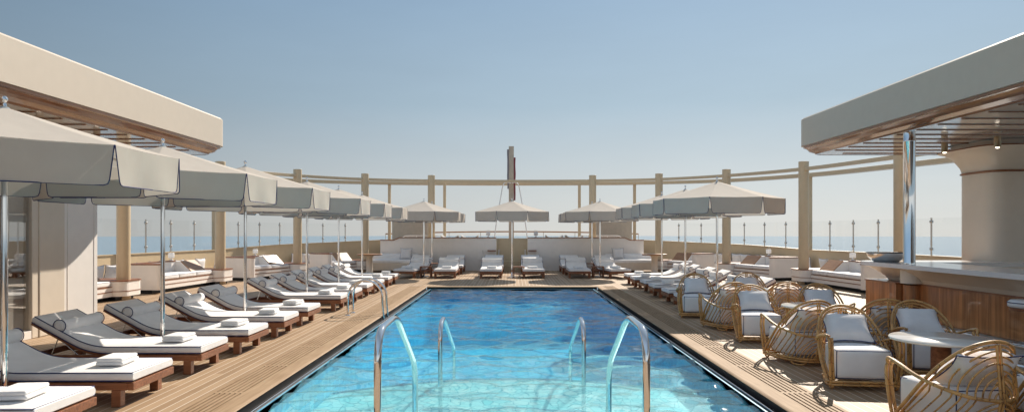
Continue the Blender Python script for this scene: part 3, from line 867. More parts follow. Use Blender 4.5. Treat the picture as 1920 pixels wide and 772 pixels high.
# ------------------------------------------------------------------ far wall, terrace
WY = 28.0
for sgn, side in ((-1, 'left'), (1, 'right')):
    m = MB()
    X0, X1, X2, X3 = .64, 4.62, 4.85, 5.40
    H0, H1 = 1.335, 1.235
    poly_ = [(X0, 0), (X3, 0), (X3, H1), (X2, H1), (X1, H0), (X0, H0)]
    rings = [[(sgn * x, y, z) for x, z in poly_] for y in ((WY, WY + .16) if sgn < 0 else (WY + .16, WY))]
    m.loft(rings, smooth=False)
    o = m.build('end_wall', M['white'], bev=.004); tag(o, f'white panelled wall across the far end of the deck, {side} of the stair', 'wall', 'white far walls')
    c = MB(); cp = [(X0, H0), (X1, H0), (X2, H1), (X3, H1)]
    for (a, b), (e, f) in zip(cp, cp[1:]):
        c.loft([[(sgn * a, WY - .03, b + .002), (sgn * a, WY + .19, b + .002), (sgn * a, WY + .19, b + .035), (sgn * a, WY - .03, b + .035)],
                [(sgn * e, WY - .03, f + .002), (sgn * e, WY + .19, f + .002), (sgn * e, WY + .19, f + .035), (sgn * e, WY - .03, f + .035)]], smooth=False)
    c.build('cap_rail', M['teakf'], o)
    for (a, b) in ((.75, 1.12), (1.70, 2.55), (2.66, 3.5), (3.6, 4.45)):
        if a == .75 and sgn > 0: a, b = .78, 1.6
        q = MB()
        xa, xb = sorted((sgn * a, sgn * b))
        for (u0, u1, z0, z1) in ((xa, xb, .18, .20), (xa, xb, 1.16, 1.18), (xa, xa + .02, .201, 1.159), (xb - .02, xb, .201, 1.159)):
            q.box(u0, u1, WY - .012, WY - .001, z0, z1)
        q.build('wall_panel', M['white'], o)
    if sgn < 0:
        q = MB(); q.box(-1.42, -1.17, WY - .022, WY - .001, .42, 1.13); dd = q.build('locker_door', M['white'], o, bev=.004)
        q = MB(); q.box(-1.205, -1.185, WY - .045, WY - .023, .72, .84); q.build('handle', M['steel'], dd)
    # return wall to the bulwark
    # thin white tube rail
    tr = MB()
    tr.tube([(sgn * 4.62, 28.6, 1.28), (sgn * 4.58, 28.6, 1.36), (sgn * 4.48, 28.6, 1.415), (sgn * 4.3, 28.6, 1.43), (sgn * 2.95, 28.6, 1.43)], .016, 8)
    tr.tube([(sgn * 4.42, 28.6, 1.36), (sgn * 2.95, 28.6, 1.36)], .012, 8)
    for xx in (4.0, 3.2): tr.tube([(sgn * xx, 28.6, 1.0), (sgn * xx, 28.6, 1.43)], .012, 8)
    tag(tr.build('tube_rail', M['tube']), f'low white double tube rail above the far wall on the {side}', 'rail', 'white tube rails')
    s_ = MB(); s_.box(*sorted((sgn * 3.9, sgn * 5.55)), 31.6, 31.64, 1.0, 2.05)
    o = s_.build('wind_screen', M['screen']); tag(o, f'plain beige windscreen panel behind the far wall on the {side}', 'screen', 'beige windscreen panels')
    f_ = MB(); f_.box(*sorted((sgn * 3.88, sgn * 5.57)), 31.59, 31.65, 2.051, 2.08); f_.build('frame', M['tan'], o)
# terrace floor
tf = MB()
sheet(tf, -5.4, 5.4, WY + .161, 34.0, 0.99); tf.box(-5.4, 5.4, 33.9, 34.0, -0.5, .985)
tag(tf.build('terrace_floor', M['deck']), 'raised teak terrace behind the far wall', 'terrace', kind='structure')
# terrace handrail
hr = empty('terrace_handrail', (0, 32.6, 1.0), 0, 'curved teak handrail on thin posts across the far terrace', 'handrail')
pts = [(x, -.012 * x * x * .5, .60 - .003 * x * x) for x in [i * .5 - 6 for i in range(25)]]
m = MB(); m.tube(pts, .03, 8); m.build('hand_rail', M['honey'], hr)
for i in range(0, 25, 3):
    p = pts[i]; m = MB(); m.tube([(p[0], p[1], 0), (p[0], p[1], p[2] - .02)], .014, 6); m.build('post', M['steel'], hr)
# daybed backs with curled ends on the terrace
db = None
for i, (xc, lab) in enumerate(((-2.68, 'leftmost of the four low grey curled daybeds on the far terrace'), (-1.82, 'low grey curled daybed on the far terrace just left of the stair'), (1.82, 'low grey curled daybed on the far terrace just right of the stair'), (2.68, 'rightmost of the four low grey curled daybeds on the far terrace'))):
    if db is None:
        db = empty('daybed', (xc, 29.6, .99), 0, lab, 'daybed', 'grey daybeds on the terrace')
        P = [(-.36, .46), (-.30, .40), (-.18, .36), (0, .345), (.18, .36), (.30, .40), (.36, .46)]
        rings = [[(x, -.55, z - .06), (x, .55, z - .06), (x, .55, z), (x, -.55, z)] for x, z in P]
        m = MB(); m.loft(rings, smooth=False); m.build('mattress', M['grey'], db, bev=.02)
        m = MB(); m.box(-.3, .3, -.5, .5, .06, .28); m.build('frame', M['white'], db)
        for a in (-1, 1):
            for b in (-1, 1):
                m = MB(); m.box(a * .27 - .02, a * .27 + .02, b * .45 - .02, b * .45 + .02, 0, .059); m.build('leg', M['teakf'], db)
        o = db
    else: o = copy_tree(db)
    o.location = (xc, 29.6, .99); o['label'] = lab
for sgn, side in ((-1, 'left'), (1, 'right')):
    o = copy_tree(lan); o.location = (sgn * .98, WY + .08, 1.372); o['label'] = f'small white table lantern on the far wall beside the stair, {side} of the mast'
# stair alcove
st = empty('stair_alcove', (0, WY, 0), 0, 'tan lined stair recess in the middle of the far wall', 'stair')
m = MB()
for i in range(2): m.box(-.60, .60, -.42 + i * .28, .13, i * .2 + (0.001 if i else 0), (i + 1) * .2)
m.build('steps', M['tan'], st, bev=.006)
for sg in (-1, 1):
    m = MB(); m.box(*sorted((sg * .601, sg * .639)), .0, .6, 0, 1.32); m.build('side_wall', M['tan'], st)
    m = MB(); m.tube([(sg * .54, -.05, 0), (sg * .54, -.05, .62), (sg * .54, .0, .70), (sg * .54, .45, 1.2)], .016, 8); m.build('stair_rail', M['tube'], st)
    m = MB(); m.box(*sorted((sg * .66, sg * 1.0)), -.16, -.02, .80, .84); m.build('side_shelf', M['teakf'], st)
m = MB(); m.box(-.60, .60, .131, .2, .0, 1.33); m.build('back_panel', M['tan'], st)

# mast with A-frame and furled flags
ms = empty('signal_mast', (-.05, 29.6, .99), 0, 'tall slim tan mast with leaning tube legs above the far stair', 'mast')
m = MB(); m.box(-.09, .13, -.07, .07, 0, 4.30); m.build('pole', M['mast'], ms, bev=.01)
for sg in (-1, 1):
    m = MB(); m.tube(spline([(sg * .02 + .02, -.1, 2.70), (sg * .20, -.1, 2.73), (sg * .33, -.1, 2.62), (sg * .42, -.1, 2.2), (sg * .64, -.1, .9), (sg * .74, -.1, 0.0)], 6), .022, 8); m.build('leaning_leg', M['tube'], ms)
def flag(name, x, y, z0, z1, mat, label):
    m = MB(); rings = []
    k = 14
    for i in range(k + 1):
        z = z0 + (z1 - z0) * i / k
        ww = .04 * (1 - .1 * math.sin(i * 1.3)) * (.55 + .45 * math.sin(math.pi * min(1, (i + 1.5) / (k * .45))) if i < 4 else 1)
        cx = x + .006 * math.sin(i * .9)
        rings.append([(cx + ww * math.cos(a) * 1.0, y + .06 * math.sin(a) + .012 * math.sin(3 * a + i), z) for a in [2 * math.pi * j / 10 for j in range(10)]])
    m.loft(rings); o = m.build(name, mat); tag(o, label, 'flag', 'furled flags on the mast'); return o
flag('furled_flag', -.17, 29.56, 3.45, 5.15, M['bluegrey'], 'furled dark grey-blue flag hanging on the left of the mast')
flag('furled_flag', .115, 29.56, 2.95, 4.80, M['red'], 'furled dark red flag hanging on the right of the mast')

# corner sofas and round dining tables
for sgn, side in ((-1, 'left'), (1, 'right')):
    root = empty('corner_sofa', (sgn * 4.75, 27.35, 0), 0, f'cream curved corner sofa against the far wall on the {side}', 'sofa', 'cream corner sofas')
    m = MB(); m.prism(rrect(-1.0, 1.0, -.45, .5, .25, 6), .08, .36); m.build('seat_base', M['cream'], root, bev=.01)
    m = MB(); m.rbox(0, -.02, .42, 1.9, .85, .14, .05, .01); m.build('seat_cushion', M['fabric'], root)
    m = MB(); m.rbox(0, .42, .53, 1.95, .22, .34, .08, .01); m.build('backrest', M['fabric'], root)
    q = make_pillow('sofa_pillow', .5, .46, .16, f'white pillow with dark edge on the cream corner sofa at the far {side}', 'pillow', 'pillows on the corner sofas'); q.location = (sgn * 4.3, 27.55, .49); q.rotation_euler = (R(-15), 0, R(sgn * 12))
    root = empty('dining_table', (sgn * 5.45, 26.1, 0), 0, f'round teak dining table in the far {side} corner', 'table', 'round teak dining tables')
    m = MB(); m.lathe([(.0, .70), (.46, .70), (.48, .715), (.48, .735), (.46, .75), (0, .75)], 32); m.build('table_top', M['honey'], root)
    m = MB(); m.lathe([(.16, .03), (.12, .1), (.12, .62), (.2, .699)], 20); m.build('pedestal', M['cream'], root)
    m = MB(); m.lathe([(.30, 0), (.30, .02), (.16, .029)], 24); m.build('base', M['steel'], root)

# ------------------------------------------------------------------ sun lounger
def lounger_path():
    z0 = .235; pts = []
    xa, Rr, th = 1.02, .85, R(29)
    for i in range(13): pts.append((i / 12 * xa, z0, 0.0))
    for i in range(1, 9):
        a = th * i / 8; pts.append((xa + Rr * math.sin(a), z0 + Rr * (1 - math.cos(a)), a))
    xb, zb = pts[-1][0], pts[-1][1]; ln = .50
    for i in range(1, 7): pts.append((xb + ln * i / 6 * math.cos(th), zb + ln * i / 6 * math.sin(th), th))
    return pts
def make_lounger():
    root = empty('sun_lounger', (0, 0, 0), 0, 'x', 'sun lounger', None)
    Wd = .76; hw = Wd / 2
    P = lounger_path()
    # teak rails
    m = MB()
    for sg in (-1, 1): m.box(0.035, 1.92, *sorted((sg * (hw + .0), sg * (hw - .035))), .155, .225)
    m.box(-.02, .034, -hw, hw, .155, .226); m.box(1.921, 1.96, -hw, hw, .155, .225)
    for i in range(9): m.box(.1 + i * .105, .165 + i * .105, -hw + .036, hw - .036, .19, .222)
    m.build('frame', M['teakf'], root, bev=.005)
    for (lx, sg) in ((.10, -1), (.10, 1), (1.72, -1), (1.72, 1)):
        m = MB(); m.box(lx, lx + .085, *sorted((sg * (hw - .003), sg * (hw - .085))), 0, .154); m.build('leg', M['teakf'], root, bev=.005)
    # back board under the raised mattress
    rings = []
    for x, z, a in P[12:]:
        nx_, nz_ = -math.sin(a), math.cos(a)
        rings.append([(x, -hw + .01, z - .001), (x - nx_ * .025, -hw + .01, z - nz_ * .025), (x - nx_ * .025, hw - .01, z - nz_ * .025), (x, hw - .01, z - .001)])
    m = MB(); m.loft(rings, smooth=False); bbd = m.build('backrest_board', M['teakf'], root)
    for sg in (-1, 1):
        m = MB(); m.tube([(1.62, sg * .30, .40), (1.38, sg * .30, .20)], .008, 6); m.tube([(1.62, sg * .30, .40), (1.70, sg * .30, .20)], .007, 6); m.build('prop_strut', M['chrome'], root)
    # mattress
    th = .082; r = .03
    prof = []
    for (cy, cz, a0) in ((hw - r, r, -90), (hw - r, th - r, 0), (-hw + r, th - r, 90), (-hw + r, r, 180)):
        for k in range(4): a = R(a0 + 30 * k); prof.append((cy + r * math.cos(a), cz + r * math.sin(a)))
    rings = []
    full = [(P[0][0] - .012, P[0][1], 0)] + P
    last = P[-1]; full.append((last[0] + .012 * math.cos(last[2]), last[1] + .012 * math.sin(last[2]), last[2]))
    for i, (x, z, a) in enumerate(full):
        sc_ = .72 if i in (0, len(full) - 1) else 1.0
        nx_, nz_ = -math.sin(a), math.cos(a); rg = []
        for (y, h) in prof:
            hh = th / 2 + (h - th / 2) * sc_; yy = y * (1 - (1 - sc_) * .05)
            crown = .012 * (1 - (y / hw) ** 2) if h > th / 2 else 0
            rg.append((x + nx_ * (hh + crown), yy, z + nz_ * (hh + crown)))
        rings.append(rg)
    m = MB(); m.loft(rings); mt = m.build('mattress', M['fabric'], root)
    def off(i, y, h):
        x, z, a = P[i]; return (x - math.sin(a) * h, y, z + math.cos(a) * h)
    for h in (.006, th - .004):
        pp = MB(); yy = hw - .004
        lp = [off(i, -yy, h) for i in range(len(P))] + [off(len(P) - 1, yy, h)] + [off(i, yy, h) for i in range(len(P) - 2, -1, -1)]
        a_ = (P[0][0] - .008, 0, 0)
        pp.tube(lp, .0055, 5, True); pp.build('piping', M['navy'], mt)
    # bolster
    x, z, a = P[-1]; x -= .285 * math.cos(a); z -= .285 * math.sin(a); nx_, nz_ = -math.sin(a), math.cos(a)
    c = (x + nx_ * (th + .034), z + nz_ * (th + .034)); rb = .070
    rings = []
    for (y, rr) in [(-hw + .0, .6), (-hw + .012, .9), (-hw + .03, 1), (hw - .03, 1), (hw - .012, .9), (hw, .6)]:
        rings.append([(c[0] + rb * rr * math.cos(t), y, c[1] + rb * rr * math.sin(t)) for t in [2 * math.pi * k / 16 for k in range(16)]])
    m = MB(); m.loft(rings); bo = m.build('head_bolster', M['fabric'], root)
    for sg in (-1, 1):
        pp = MB(); pp.tube([(c[0] + (rb + .001) * math.cos(t), sg * (hw - .012), c[1] + (rb + .001) * math.sin(t)) for t in [2 * math.pi * k / 16 for k in range(16)]], .005, 5, True); pp.build('piping', M['navy'], bo)
    return root
LG = make_lounger()
def make_towel():
    m = MB()
    for i, (dx, dy, rz, sx, sy) in enumerate(((0, 0, 0, .25, .34), (.006, .004, .02, .245, .33))):
        m.rbox(dx, dy, .018 + i * .034, sx, sy, .034, .015, .003)
    o = m.build('folded_towel', M['towel']); tag(o, 'x', 'towel', 'folded towels on the loungers'); return o
TW = make_towel()
used = {'l': False, 't': False}
def put_lounger(x, y, rz, label, group, tlabel, pos=.36):
    o = place(LG, used['l'], (x, y, 0), rz, label, group); used['l'] = True
    t = place(TW, used['t'], (0, 0, 0), 0, tlabel); used['t'] = True
    off = Vector((pos + random.uniform(-.05, .05), random.uniform(-.06, .06), 0)); off.rotate(Matrix.Rotation(rz, 3, 'Z'))
    t.location = (x + off.x, y + off.y, .331); t.rotation_euler = (0, 0, rz + random.uniform(-.12, .12))
    return o
UL = [5.96, 8.66, 11.34, 14.75, 17.45, 20.18]
names = ORD
i = 0
for u in UL:
    for dd in (-.64, .64):
        lab = f'{ORD[i]} white cushioned sun lounger from the camera in the row left of the pool' if i not in (0, 11) else f'{ORD[i]} white cushioned sun lounger in the row left of the pool'
        tl = f'white folded towel on the {ORD[i]} lounger ' + ('from the camera ' if 0 < i < 11 else '') + 'left of the pool'
        put_lounger(-3.49 + random.uniform(-.03, .03), u + dd, math.pi + random.uniform(-.022, .022), lab, 'sun loungers left of the pool', tl); i += 1
i = 0
R6 = ['nearest', 'second', 'third', 'fourth', 'fifth', 'farthest']
for u in UL[3:]:
    for dd in (-.64, .64):
        mid = ' from the camera' if 0 < i < 5 else ''
        lab = f'{R6[i]} white cushioned sun lounger{mid} in the row right of the pool'
        put_lounger(3.46 + random.uniform(-.03, .03), u + dd, random.uniform(-.015, .015), lab, 'sun loungers right of the pool', f'white folded towel on the {R6[i]} lounger{mid} right of the pool'); i += 1
FX = [-3.72, -2.31, -.73, .75, 2.33, 3.74]
for row, (fy, rn) in enumerate(((23.42, 'front'), (25.72, 'back'))):
    for j, fx in enumerate(FX):
        pn = ['leftmost', 'second from the left', 'third from the left', 'third from the right', 'second from the right', 'rightmost'][j]
        lab = f'sun lounger in the {rn} row at the far end, {pn}'
        rz = R(90) + (R(-14) if j == 0 else R(14) if j == 5 else 0) * (1 - row)
        put_lounger(fx + (0 if row == 0 else fx * -.02), fy, rz, lab, 'sun loungers at the far end of the pool', f'folded towel on the {rn} row lounger at the far end, {pn}', .42)

# ------------------------------------------------------------------ umbrellas
def make_umbrella():
    root = empty('parasol', (0, 0, 0), 0, 'x', 'parasol', None)
    a = 1.265; rc = a / math.cos(R(22.5)); ZT, ZB, ZA = 2.29, 1.965, 2.67
    V = [(rc * math.cos(R(22.5 + 45 * k)), rc * math.sin(R(22.5 + 45 * k))) for k in range(8)]
    m = MB(); rings = []
    K = 7
    for i in range(K + 1):
        f = i / K; s = .035 + (1 - .035) * f; z = ZA - (ZA - ZT) * f - .012 * math.sin(math.pi * f)
        rg = []
        for k in range(8):
            x0, y0 = V[k]; x1, y1 = V[(k + 1) % 8]
            for t in (0, .25, .5, .75):
                sag = -.008 * math.sin(math.pi * t) * f
                rg.append(((x0 + (x1 - x0) * t) * s, (y0 + (y1 - y0) * t) * s, z + sag))
        rings.append(rg)
    m.loft(rings[::-1], smooth=False, caps=False)
    for i in range(len(m.sm)): m.sm[i] = False
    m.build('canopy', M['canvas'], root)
    pp = MB(); pp.tube(rings[-1], .006, 5, True); 
    # vented cap piece
    m = MB(); m.lathe([(.0, ZA + .022), (.03, ZA + .015), (.055, ZA - .01)], 16); m.build('top_cap', M['canvas'], root)
    m = MB(); m.lathe([(.0, ZA + .112), (.014, ZA + .108), (.025, ZA + .088), (.025, ZA + .076), (.014, ZA + .058), (.009, ZA + .05), (.016, ZA + .04), (.016, ZA + .022)], 14); m.build('finial', M['chrome'], root)
    # hanging valance: eight flaps cut with notches
    half = a * math.tan(R(22.5))
    fl_ = MB()
    yt = half - .002; yb = half - .035
    edge = [(-yt, ZT), (-yb, ZB + .045), (-yb + .012, ZB + .012), (-yb + .045, ZB), (yb - .045, ZB), (yb - .012, ZB + .012), (yb, ZB + .045), (yt, ZT)]
    top = [(yt - 2 * yt * i / 7, ZT + .0) for i in range(8)]
    def xo(z, y): return a + .004 + (ZT - z) * .02 + .012 * math.sin(y * 9) * (ZT - z) / .33
    NY = 12
    rows = []
    for j in range(6):
        z = ZT + (ZB - ZT) * j / 5
        hw_ = yt + (yb - yt) * j / 5
        if j == 5: hw_ -= .03
        rows.append([(xo(z, -hw_ + 2 * hw_ * i / NY), -hw_ + 2 * hw_ * i / NY, z - .012 * (1 - (2 * i / NY - 1) ** 2) * (1 if j == 0 else 0)) for i in range(NY + 1)])
    fl_.loft(rows[::-1], closed=False, caps=False)
    ed = [(xo(z, y), y, z) for y, z in edge]
    tb = MB(); 
    fl_.tube(ed, .0048, 5, False, 1)
    first = fl_.build('valance_flap', [M['canvas'], M['navy']], root)
    for k in range(1, 8):
        c = first.copy(); COL.objects.link(c); c.parent = root; c.rotation_euler = (0, 0, R(45 * k))
    rb = MB(); rb.tube([(0.03, 0, ZA - .06), (rc * .5, 0, (ZA + ZT) / 2 - .075), (rc - .03, 0, ZT - .02)], .012, 6)
    f2 = rb.build('rib', M['steel'], root); f2.rotation_euler = (0, 0, R(22.5))
    for k in range(1, 8):
        c = f2.copy(); COL.objects.link(c); c.parent = root; c.rotation_euler = (0, 0, R(22.5 + 45 * k))
    m = MB(); m.tube([(0, 0, .05), (0, 0, .5), (0, 0, ZA)], .026, 14); m.build('pole', M['chrome'], root)
    m = MB(); m.lathe([(.035, 2.14), (.05, 2.16), (.05, 2.23), (.035, 2.25)], 14); m.build('hub', M['steel'], root)
    m = MB(); m.lathe([(.19, 0), (.19, .012), (.06, .02), (.036, .05), (.036, .16), (.03, .17)], 24); m.build('base_plate', M['chrome'], root)
    m = MB(); m.tube([(.03, 0, .12), (.085, 0, .12)], .008, 6); m.lathe([(.02, .095), (.024, .12), (.02, .145)], 8, (.09, 0)); m.build('clamp_knob', M['chrome'], root)
    return root
UM = make_umbrella(); uu = False
for j, y in enumerate(UL):
    lab = f'white octagonal parasol, {R6[j]}' + (' from the camera' if 0 < j < 5 else '') + ' in the row left of the pool'
    place(UM, uu, (-4.43, y, 0), 0, lab, 'white parasols'); uu = True
for j, y in enumerate(UL[3:]):
    lab = f'white octagonal parasol, {["nearest", "middle", "farthest"][j]} of three in the row right of the pool'
    place(UM, uu, (4.43, y, 0), 0, lab, 'white parasols')
place(UM, uu, (0, 24.15, 0), 0, 'white octagonal parasol centred behind the far end of the pool, before the mast', 'white parasols')
for sgn, side in ((-1, 'left'), (1, 'right')):
    place(UM, uu, (sgn * 3.14, 24.35, 0), 0, f'white octagonal parasol in the front row at the far {side} corner of the pool', 'white parasols')
    place(UM, uu, (sgn * 3.14, 26.8, 0), 0, f'white octagonal parasol at the far {side}, half hidden behind the front one', 'white parasols')
# small teak side tables
stb = None
for (x, y, lab) in [(0, 23.85, 'small slatted teak side table under the middle far parasol'), (-3.02, 24.0, 'small slatted teak side table between loungers at the far left'), (3.02, 24.0, 'small slatted teak side table between loungers at the far right'),
                    (-3.0, 26.4, 'small slatted teak side table behind the far left front row'), (3.0, 26.4, 'small slatted teak side table behind the far right front row')]:
    if stb is None:
        stb = empty('side_table', (x, y, 0), 0, lab, 'side table', 'teak side tables')
        m = MB()
        for k in range(5): m.box(-.2, .2, -.2 + k * .083, -.2 + k * .083 + .068, .36, .385)
        m.build('table_top', M['teakf'], stb); 
        m = MB()
        for k in range(5): m.box(-.17, .17, -.17 + k * .07, -.17 + k * .07 + .055, .12, .135)
        m.build('lower_shelf', M['teakf'], stb)
        for a in (-1, 1):
            for b in (-1, 1):
                m = MB(); m.box(a * .175 - .02, a * .175 + .02, b * .175 - .02, b * .175 + .02, 0, .359); m.build('leg', M['teakf'], stb)
        o = stb
    else: o = copy_tree(stb)
    o.location = (x + .24 if x == 0 else x, y, 0); o['label'] = lab

# ------------------------------------------------------------------ pool rails
def handrail(sgn, pts, label, r=.026):
    m = MB(); m.tube([(sgn * x, y, z) for x, y, z in pts], r, 14)
    tag(m.build('pool_handrail', M['chrome']), label, 'handrail', 'steel handrails into the pool')
def fillet(pts, rad, n=6):
    P = [Vector(p) for p in pts]; out = [P[0]]
    for i in range(1, len(P) - 1):
        a = (P[i - 1] - P[i]); b = (P[i + 1] - P[i]); r_ = min(rad, a.length * .45, b.length * .45)
        A = P[i] + a.normalized() * r_; B = P[i] + b.normalized() * r_
        for k in range(n + 1):
            t = k / n; out.append(A * (1 - t) ** 2 + P[i] * 2 * t * (1 - t) + B * t * t)
    out.append(P[-1]); return out
for sgn, side in ((-1, 'left'), (1, 'right')):
    near = fillet([(.84, 4.33, -.6), (.84, 4.33, .25), (.84, 4.27, .45), (.84, 4.27, .975), (.84, 4.95, .99), (.84, 5.92, .45), (.84, 5.92, -.6)], .2, 8)
    handrail(sgn, near, f'tall chrome handrail rising from the near pool steps, {side} of the pair', .0245)
    far = fillet([(.83, 7.9, -.85), (.83, 7.9, .50), (.83, 8.25, .57), (.83, 9.75, -.05), (.83, 9.75, -1.2)], .17, 8)
    handrail(sgn, far, f'lower chrome handrail standing in the water, {side} of the pair', .026)
ld = empty('pool_ladder', (-2.75, 13.26, 0), 0, 'chrome hooped pool ladder on the left edge of the pool', 'pool ladder')
for dy in (-.21, .21):
    P = []
    for k in range(17):
        a = math.pi * (1 - k / 16); P.append((-.06 + .33 * math.cos(a), dy, .34 + .33 * math.sin(a)))
    P = [(-.39, dy, 0), (-.39, dy, .2)] + P + [(.27, dy, .2), (.30, dy, -.1), (.36, dy, -1.0)]
    m = MB(); m.tube(P, .021, 12); m.build('rail', M['chrome'], ld)
    m = MB(); m.lathe([(.05, 0.001), (.05, .012), (.025, .02)], 14, (-.39, dy)); m.build('foot_flange', M['chrome'], ld)
for z in (-.3, -.55, -.8):
    m = MB(); m.box(.27, .40, -.20, .20, z, z + .03); m.build('step', M['steel'], ld)

# ------------------------------------------------------------------ roofs
for sgn, side in ((-1, 'left'), (1, 'right')):
    root = empty('canopy_roof', (sgn * 5.8, 0, 3.1), 0, f'thick cream roof canopy with varnished wood moulding over the {side} side', 'roof', 'roof canopies')
    X0, X1, Y0, Y1 = 0.0, 8.2, -9.0, 13.95
    def RP(ins, rad):
        pts = rrect(X0 + ins, X1, Y0, Y1 - ins, rad, 10, (0, 0, 0, 1))
        pts = [(sgn * x, y) for x, y in pts]
        return pts if sgn > 0 else pts[::-1]
    def ringz(ins, rad, z): return [(x, y, z) for x, y in RP(ins, rad)]
    m = MB(); m.loft([ringz(.0, .32, .205), ringz(.0, .32, .735), ringz(.03, .30, .765)], smooth=False)
    fa = m.build('fascia', M['fascia'], root)
    m = MB(); m.loft([ringz(.03, .30, .203), ringz(.035, .30, .165), ringz(.07, .29, .155), ringz(.10, .28, .125), ringz(.12, .28, .09), ringz(.20, .26, .055), ringz(.215, .26, .03), ringz(.25, .25, .03)], smooth=False, caps=False)
    m.build('wood_moulding', M['walnut'], root)
    m = MB(); pts = ringz(.249, .25, .034); m.add(pts, [tuple(range(len(pts)))[::-1]]); m.build('soffit', M['soffit'], root)
    for k in range(24):
        y = 13.4 - k * .52
        x0 = .30 if k > 0 else .7
        m = MB(); m.box(*sorted((sgn * x0, sgn * 8.0)), y, y + .026, .020, .033); m.build('slat', M['walnut'], root)
    # ceiling spots
spots = [(1, 7.35, 11.6), (1, 7.75, 10.9), (-1, 6.75, 8.2), (-1, 6.75, 9.75), (-1, 6.75, 11.1)]
spt = None
slab = ['bronze ceiling spotlight nearer the chrome pole under the right canopy', 'bronze ceiling spotlight above the cream pillar under the right canopy', 'bronze ceiling spotlight under the left canopy, nearest the camera', 'bronze ceiling spotlight under the left canopy, middle of three', 'bronze ceiling spotlight under the left canopy, farthest of three']
for (sg, x, y), lab in zip(spots, slab):
    if spt is None:
        spt = empty('ceiling_spotlight', (0, 0, 0), 0, lab, 'spotlight', 'ceiling spotlights')
        m = MB(); m.lathe([(.045, -.17), (.05, -.165), (.05, 0)], 16); m.build('housing', M['brass'], spt)
        m = MB(); m.lathe([(.0, -.192), (.02, -.188), (.03, -.176), (.03, -.171)], 14); m.build('lens', M['bulb'], spt)
        o = spt
    else: o = copy_tree(spt)
    o.location = (sg * x, y, 3.116); o['label'] = lab

# ------------------------------------------------------------------ left deckhouse
hs = empty('deckhouse', (-7.2, 0, 0), 0, 'cream and white deckhouse with large windows under the left canopy', 'deckhouse')
m = MB(); m.box(-3.6, 0, 10.953, 11.86, 0, 3.133); m.build('end_wall', M['white'], hs, bev=.01)
m = MB()
for (a, b, c, e) in ((11.05, 11.76, .18, .19), (11.05, 11.76, 2.9, 2.91), (11.05, 11.06, .191, 2.899), (11.75, 11.76, .191, 2.899)): m.box(.001, .008, a, b, c, e)
m.build('panel_moulding', M['white'], hs)
m = MB(); m.box(-.3, .03, 10.36, 10.95, 0, 3.13); m.build('pilaster', M['cream'], hs, bev=.015)
m = MB(); m.box(-.3, .015, 10.22, 10.357, 0, 3.13); m.build('inner_pilaster', M['cream'], hs, bev=.01)
m = MB(); m.box(-.12, .0, -9, 10.217, 2.75, 3.13); m.build('window_header', M['cream'], hs)
m = MB(); m.box(-.12, .01, -9, 10.217, 0, .12); m.build('window_sill', M['white'], hs, bev=.005)
for y in (9.70, 7.4, 5.1, 2.8, .5, -1.8, -4.1, -6.4):
    m = MB(); m.box(-.09, .002, y - .045, y + .045, .121, 2.749); m.build('window_mullion', M['cream'], hs)
ys = [10.217, 9.745, 9.655, 7.445, 7.355, 5.145, 5.055, 2.845, 2.755, .545, .455, -1.755, -1.845, -4.055, -4.145, -6.355, -6.445, -9]
for i in range(0, len(ys), 2):
    m = MB(); m.box(-.05, -.035, ys[i + 1], ys[i], .121, 2.749); m.build('window_pane', M['winglass'], hs)
m = MB(); m.box(-.7, -.6, -9, 10.95, 0, 3.13); m.build('inner_wall', M['white'], hs)
m = MB(); m.box(-.6, -.13, -9, 10.2, .001, .02); m.build('inner_floor', M['honey'], hs)
m = MB(); m.box(-.115, -.10, -9, 10.2, .13, 2.74); m.build('pale_window_backing', M['white'], hs)  # pale sheet added behind the panes so the dark windows look bright
m = MB(); m.box(-.095, -.07, 7.45, 10.2, .93, 1.0); m.build('inner_rail', M['teaky'], hs)
m = MB(); m.box(-3.6, .0, -9.1, -9.01, 0, 3.13); m.build('rear_wall', M['white'], hs)

# ------------------------------------------------------------------ bar
bar = empty('pool_bar', (6.0, 0, 0), 0, 'curved outdoor bar with white counter and varnished wood front on the right', 'bar')
def cpoly(x0, y1, rad, x1=3.8, dx=.95):
    out = [(x1, y1)]
    for k in range(11):
        a = R(90 + 90 * k / 10); out.append((x0 + rad + rad * math.cos(a), y1 - rad + rad * math.sin(a)))
    out += [(x0, 0.5), (x0 + dx, .5), (x0 + dx, y1 - 1.0), (x1, y1 - 1.0)]
    return out
m = MB(); m.prism(cpoly(-.06, 11.95, .42), 1.035, 1.10); m.build('counter_top', M['counter'], bar, bev=.008)
# flared apron under the counter
def ap(ins, z): return [(x, y, z) for x, y in cpoly(-.02 + ins, 11.91 - ins * .8, .38, 3.7, .9 - ins)]
m = MB(); m.loft([ap(.30, .80), ap(.26, .86), ap(.14, .96), ap(.03, 1.034)], smooth=False); m.build('apron', M['cream'], bar)
m = MB(); m.prism(cpoly(.30, 11.68, .02, 3.6, .55), .235, .77); m.prism([(.06, 10.78), (.299, 10.78), (.299, 11.70), (.06, 11.70)][::1], .12, .772); m.build('front_panel', M['barwood'], bar, bev=.006)
m = MB(); m.prism(cpoly(.285, 11.70, .03, 3.6, .57), .773, .797); m.box(.045, .284, 10.765, 11.715, .773, .797); m.build('trim_rail', M['teaky'], bar, bev=.004)
m = MB(); m.lathe([(.13, .10), (.13, .768)], 20, (.25, 10.66)); m.build('pilaster', M['barwood'], bar)
m = MB(); m.lathe([(.17, .80), (.17, 1.03)], 20, (.22, 10.60)); m.build('pilaster_head', M['cream'], bar)
m = MB(); m.prism(cpoly(.34, 11.6, .02, 3.5, .48), 0.001, .234); m.build('plinth', M['white'], bar)
m = MB(); m.tube([(.20, .6, .2), (.20, 10.35, .2)], .03, 12); fr = m.build('foot_rail', M['bowl'], bar)
